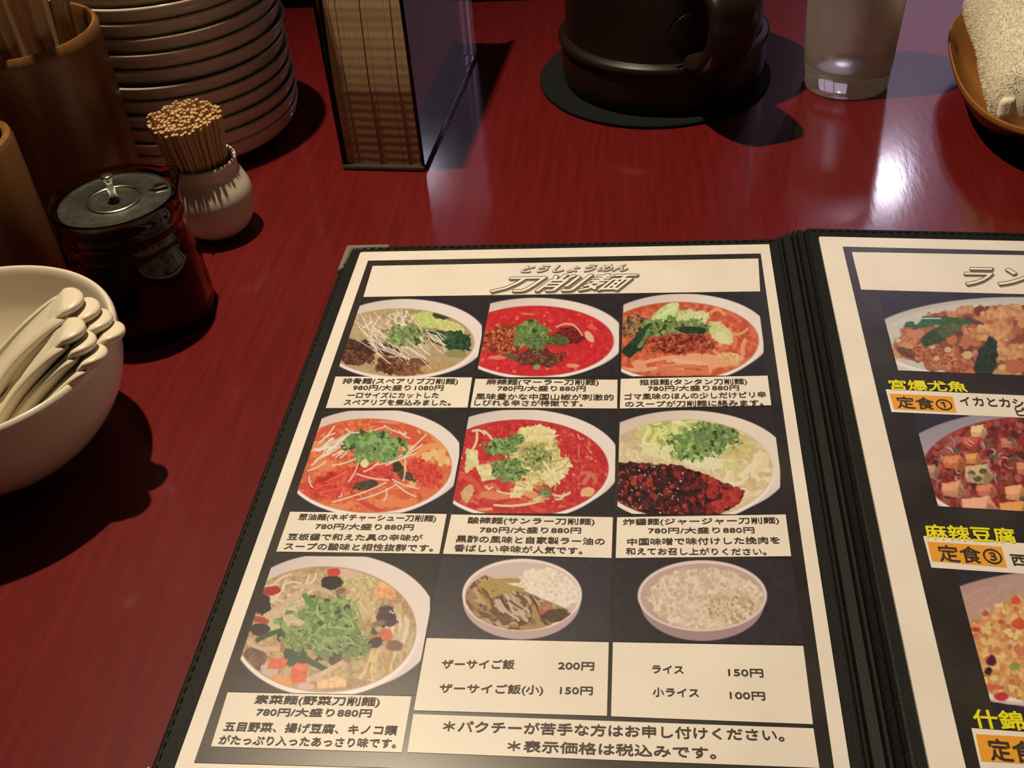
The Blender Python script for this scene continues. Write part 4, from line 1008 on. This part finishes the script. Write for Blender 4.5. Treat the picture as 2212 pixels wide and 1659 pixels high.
# napkin holder of clear acrylic with a stack of tan napkins on edge
NO = Vector((-.0897, .5861, 0)); nang = math.atan2(-.0112, .0496)
nh = empty('napkin_holder', NO, 'clear acrylic napkin holder filled with tan paper napkins', 'napkin holder', rz=nang)
W_, D_, H_ = .0508, .163, .128
bm = bmesh.new(); box(bm, 0, W_, 0, D_, 0, .0030, .0012); obj('base', bm, mat('smoky_acrylic', (.06, .045, .04), rough=.06, coat=1), nh)
for x0, nm in ((0, 'side_wall'), (W_ - .0022, 'side_wall')):
    bm = bmesh.new(); box(bm, x0, x0 + .0022, .0015, D_, .0030, H_ * .97, .0004, 1); obj(nm, bm, m_acryl, nh)
me_n = None; nn = 13; tk = (W_ - .0060) / nn
for i in range(nn):
    if me_n is None:
        bm = bmesh.new(); prof = []
        hz = .122; m_ = 150
        for j in range(m_ + 1):
            zz = j / m_ * hz
            sc = .000035 * math.sin(zz / .0052 * 2 * math.pi)
            lean = .0100 * max(0, (zz - .046) / .076) ** 1.3
            prof.append((.0035 + sc + lean, zz))
        for j in range(m_ + 1):
            zz = hz - j / m_ * hz
            prof.append((.156 + .0006 * math.sin(zz / .0052 * 2 * math.pi), zz))
        a = [bm.verts.new((tk * .01, y, zz)) for y, zz in prof]; b_ = [bm.verts.new((tk * .985, y, zz)) for y, zz in prof]
        h_ = m_ + 1
        for V in (a, b_):
            for j in range(m_): bm.faces.new((V[j], V[j + 1], V[2 * h_ - 2 - j], V[2 * h_ - 1 - j]))
        for j in range(2 * h_): bm.faces.new((a[j], a[(j + 1) % (2 * h_)], b_[(j + 1) % (2 * h_)], b_[j]))
        o = obj('napkin', bm, m_napkin); me_n = o.data
    else:
        o = bpy.data.objects.new('napkin', me_n); COL.objects.link(o)
    lx = .0030 + i * tk; ly = rnd.uniform(-.0004, .0004)
    c_, s_ = math.cos(nang), math.sin(nang)
    o.location = (NO.x + lx * c_ - ly * s_, NO.y + lx * s_ + ly * c_, .0031); o.rotation_euler = (0, 0, nang)
    tag(o, 'folded tan paper napkin with a crimped edge standing in the acrylic holder', 'napkin', 'napkins in the holder')

# coaster and pot
PT = Vector((.1165, .6745, 0))
o = obj('coaster', lathe([(0, 0), (.0735, 0), (.0752, .0006), (.0755, .0018), (.0748, .0027), (.0735, .0030), (.0725, .0030), (.070, .0030), (0, .0030)], 96), m_coaster)
o.location = (.1115, .6770, .0001); tag(o, 'round black rubber coaster under the dark brown pot', 'coaster')
pit = empty('dark_pot', (PT.x, PT.y, .0032), 'short round dark brown pot with a handle standing on the black coaster', 'pot')
p = smooth_prof([(0, .004), (.055, .004), (.0585, .012), (.059, .04), (.0592, .070), (.0598, .083), (.0608, .0850), (.0622, .0845), (.0628, .082), (.0624, .06), (.0624, .036), (.0638, .0330), (.0662, .0315), (.0672, .0292), (.0664, .0272), (.0652, .0262), (.0654, .0240), (.0652, .012), (.0642, .004), (.0630, .0008), (.0615, 0), (.055, 0), (0, 0)], 3)
obj('body', lathe(p, 112), m_pitcher, pit)
lidp = obj('lid', lathe(smooth_prof([(0, .100), (.02, .0985), (.045, .0935), (.0585, .0868), (.0610, .0856), (.0600, .0846), (.0585, .0842), (0, .0842)], 3), 96), m_pitcher, pit)
obj('knob', lathe(smooth_prof([(0, .0995), (.006, .0995), (.005, .103), (.007, .108), (.009, .112), (.007, .1155), (0, .1165)], 3), 40), m_pitcher, lidp)
# handle: flat bar down the near right side with a rounded lower lug
ha = math.radians(-77); hd = Vector((math.cos(ha), math.sin(ha), 0)); hs = Vector((-hd.y, hd.x, 0))
bm = bmesh.new(); path = [(.060, .0775), (.072, .0825), (.086, .0835), (.0960, .0785), (.0990, .0690), (.0965, .0570), (.0900, .0465), (.081, .0390), (.071, .0350), (.060, .0340)]
path = smooth_prof(path, 4); rings = []
for i, (r, z_) in enumerate(path):
    a = path[max(0, i - 1)]; b_ = path[min(len(path) - 1, i + 1)]
    t = Vector((b_[0] - a[0], b_[1] - a[1])).normalized(); nrm = Vector((-t[1], t[0]))
    hw, ht = .0140, .0058
    ring = []
    for k_ in range(16):
        q = 2 * math.pi * k_ / 16; cx_ = math.copysign(abs(math.cos(q)) ** .55, math.cos(q)) * hw; cz = math.copysign(abs(math.sin(q)) ** .7, math.sin(q)) * ht
        rr = r + nrm[0] * cz; zz = z_ + nrm[1] * cz
        ring.append(bm.verts.new(hd * rr + hs * cx_ + Vector((0, 0, zz))))
    rings.append(ring)
for A, B in zip(rings, rings[1:]):
    for k_ in range(16): bm.faces.new((A[k_], A[(k_ + 1) % 16], B[(k_ + 1) % 16], B[k_]))
bm.faces.new(rings[0][::-1]); bm.faces.new(rings[-1])
hn = obj('handle', bm, m_pitcher, pit)
bm = bmesh.new()
bmesh.ops.create_uvsphere(bm, u_segments=28, v_segments=14, radius=1)
for v in bm.verts:
    q = Vector(v.co); v.co = hd * (.0622 + q.x * .0013) + hs * (q.y * .0170 - .006) + Vector((0, 0, .050 + q.z * .0145))
obj('handle_lug', bm, m_pitcher, hn)

# tumbler of iced water
GC = (.2285, .6425)
gl_ = empty('water_glass', (*GC, .0002), 'straight clear tumbler of water fogged with condensation', 'glass')
outer = [(.0240, 0), (.0258, .0006), (.0264, .0022), (.0268, .012), (.0272, .0165), (.0284, .045), (.0298, .075), (.0304, .086), (.0303, .0875), (.0296, .0882), (.0290, .0870), (.0284, .074), (.0270, .045), (.0255, .0175), (.0235, .0135), (.012, .0120), (0, .0118)]
bm = lathe([(0, .0008), (.020, .0008), (.0225, 0)] + outer, 96)
o = obj('tumbler', bm, [m_glass2, m_fog], gl_)
for f in o.data.polygons:
    c_ = f.center
    if c_.z > .0165 and f.normal.x * c_.x + f.normal.y * c_.y > 0: f.material_index = 1
obj('water', lathe([(0, .0121), (.0118, .0123), (.0232, .0139), (.0252, .0180), (.0267, .0452), (.0278, .0680), (0, .0680)], 80), m_water, gl_)

# wooden towel dish and rolled towel
TD = Vector((.322, .592, 0)); ax = Vector((math.sin(math.radians(15)), math.cos(math.radians(15)), 0)); bx = Vector((ax.y, -ax.x, 0))
td = empty('towel_dish', TD, 'shallow amber wooden dish holding the towel, its underside blackened as shade', 'dish')
def sup(a, n_, sa, sb):
    c_, s_ = math.cos(a), math.sin(a)
    return ax * (math.copysign(abs(c_) ** (2 / n_), c_) * sa) + bx * (math.copysign(abs(s_) ** (2 / n_), s_) * sb)
def dish(prof, n=120, m=None, name=''):
    bm = bmesh.new(); rings = []
    for k_, z_ in prof:
        if k_ == 0: rings.append([bm.verts.new((0, 0, z_))])
        else: rings.append([bm.verts.new(sup(2 * math.pi * i / n, 2.5, .0915 * k_ + (k_ - 1) * .02, .0465 * k_) + Vector((0, 0, z_))) for i in range(n)])
    for A, B in zip(rings, rings[1:]):
        for i in range(n):
            j = (i + 1) % n
            if len(A) == 1: bm.faces.new((A[0], B[i], B[j]))
            elif len(B) == 1: bm.faces.new((A[i], B[0], A[j]))
            else: bm.faces.new((A[i], B[i], B[j], A[j]))
    return obj(name, bm, m, td)
dish([(0, .0085), (.50, .0088), (.70, .0110), (.86, .0180), (.955, .0262), (.985, .0285), (1.0, .0282), (1.002, .0262), (.990, .0245)], m=m_dish_in, name='inner_bowl')
dish([(.988, .0244), (.93, .0190), (.82, .0110), (.72, .0045), (.66, .0020), (.64, 0), (0, 0)], m=m_dish_out, name='underside')
tw = empty('rolled_towel', TD + Vector((0, 0, .0)), 'rolled cream terry hand towel lying in the wooden dish', 'towel')
bm = bmesh.new(); n = 64; rings = []; TL = .074
def tow(s, q, extra=0):
    """surface point of the roll at length s (-1..1) and angle q"""
    e_ = 1 - max(0, abs(s) - .88) ** 2 / .0144 * .30
    r1, r2 = .0335 * e_ + extra, .0262 * e_ + extra
    w1 = 1 + .03 * math.sin(3 * q + s * 4)
    return ax * (s * TL) + bx * (math.cos(q) * r1 * w1) + Vector((0, 0, .0375 + math.sin(q) * r2 * w1))
for s in np.linspace(-1, 1, 40): rings.append([bm.verts.new(tow(s, 2 * math.pi * i / n)) for i in range(n)])
for A, B in zip(rings, rings[1:]):
    for i in range(n): bm.faces.new((A[i], A[(i + 1) % n], B[(i + 1) % n], B[i]))
for ring, s, sg in ((rings[0], -1, -1), (rings[-1], 1, 1)):
    prev = ring
    for k_ in (.8, .6, .4, .2):
        c_ = Vector((0, 0, .0375)) + ax * (s * TL); wob = .0016 * (1 if int(k_ * 10) % 4 == 0 else -1)
        cur = [bm.verts.new(c_ + (v.co - c_) * (k_ / (k_ + .2)) + ax * (wob * sg)) for v in prev]
        for i in range(n): bm.faces.new((prev[i], prev[(i + 1) % n], cur[(i + 1) % n], cur[i]))
        prev = cur
    bm.faces.new(prev)
obj('roll', bm, m_towel, tw)
# loops of the terry: short curved tufts
V_, F_ = [], []
rt = random.Random(3)
for i in range(26000):
    s = rt.uniform(-1, 1); q = rt.uniform(-.9, math.pi + .9)
    p0 = tow(s, q); nr = (tow(s, q, .001) - p0).normalized(); t_ = ax * rt.uniform(-1, 1) + nr.cross(ax) * rt.uniform(-1, 1)
    t_.normalize(); w2 = nr.cross(t_).normalized() * .00013; h2 = rt.uniform(.0006, .0015)
    a0 = p0; a1 = p0 + nr * h2 + t_ * .0003; a2 = p0 + nr * h2 * 1.25 + t_ * .0009
    b_ = len(V_); V_ += [a0 - w2, a0 + w2, a1 - w2, a1 + w2, a2]; F_ += [(b_, b_ + 1, b_ + 3, b_ + 2), (b_ + 2, b_ + 3, b_ + 4)]
me = bpy.data.meshes.new('terry_loops'); me.from_pydata([tuple(v) for v in V_], [], F_)
o = link('terry_loops', me, m_towel, tw); o['kind'] = 'stuff'
bm = bmesh.new(); e0 = -ax * (TL - .0015) - bx * .0262 + Vector((0, 0, .0335))
box(bm, -.0038, .0038, -.0030, .0030, -.0055, .0055, .0024, 3)
for v in bm.verts:
    q = Vector(v.co); v.co = e0 + bx * q.x + ax * q.y + Vector((0, 0, q.z + q.x * .3))
o = obj('hem', bm, m_towel, tw); o['label'] = 'smooth turned hem of the towel'
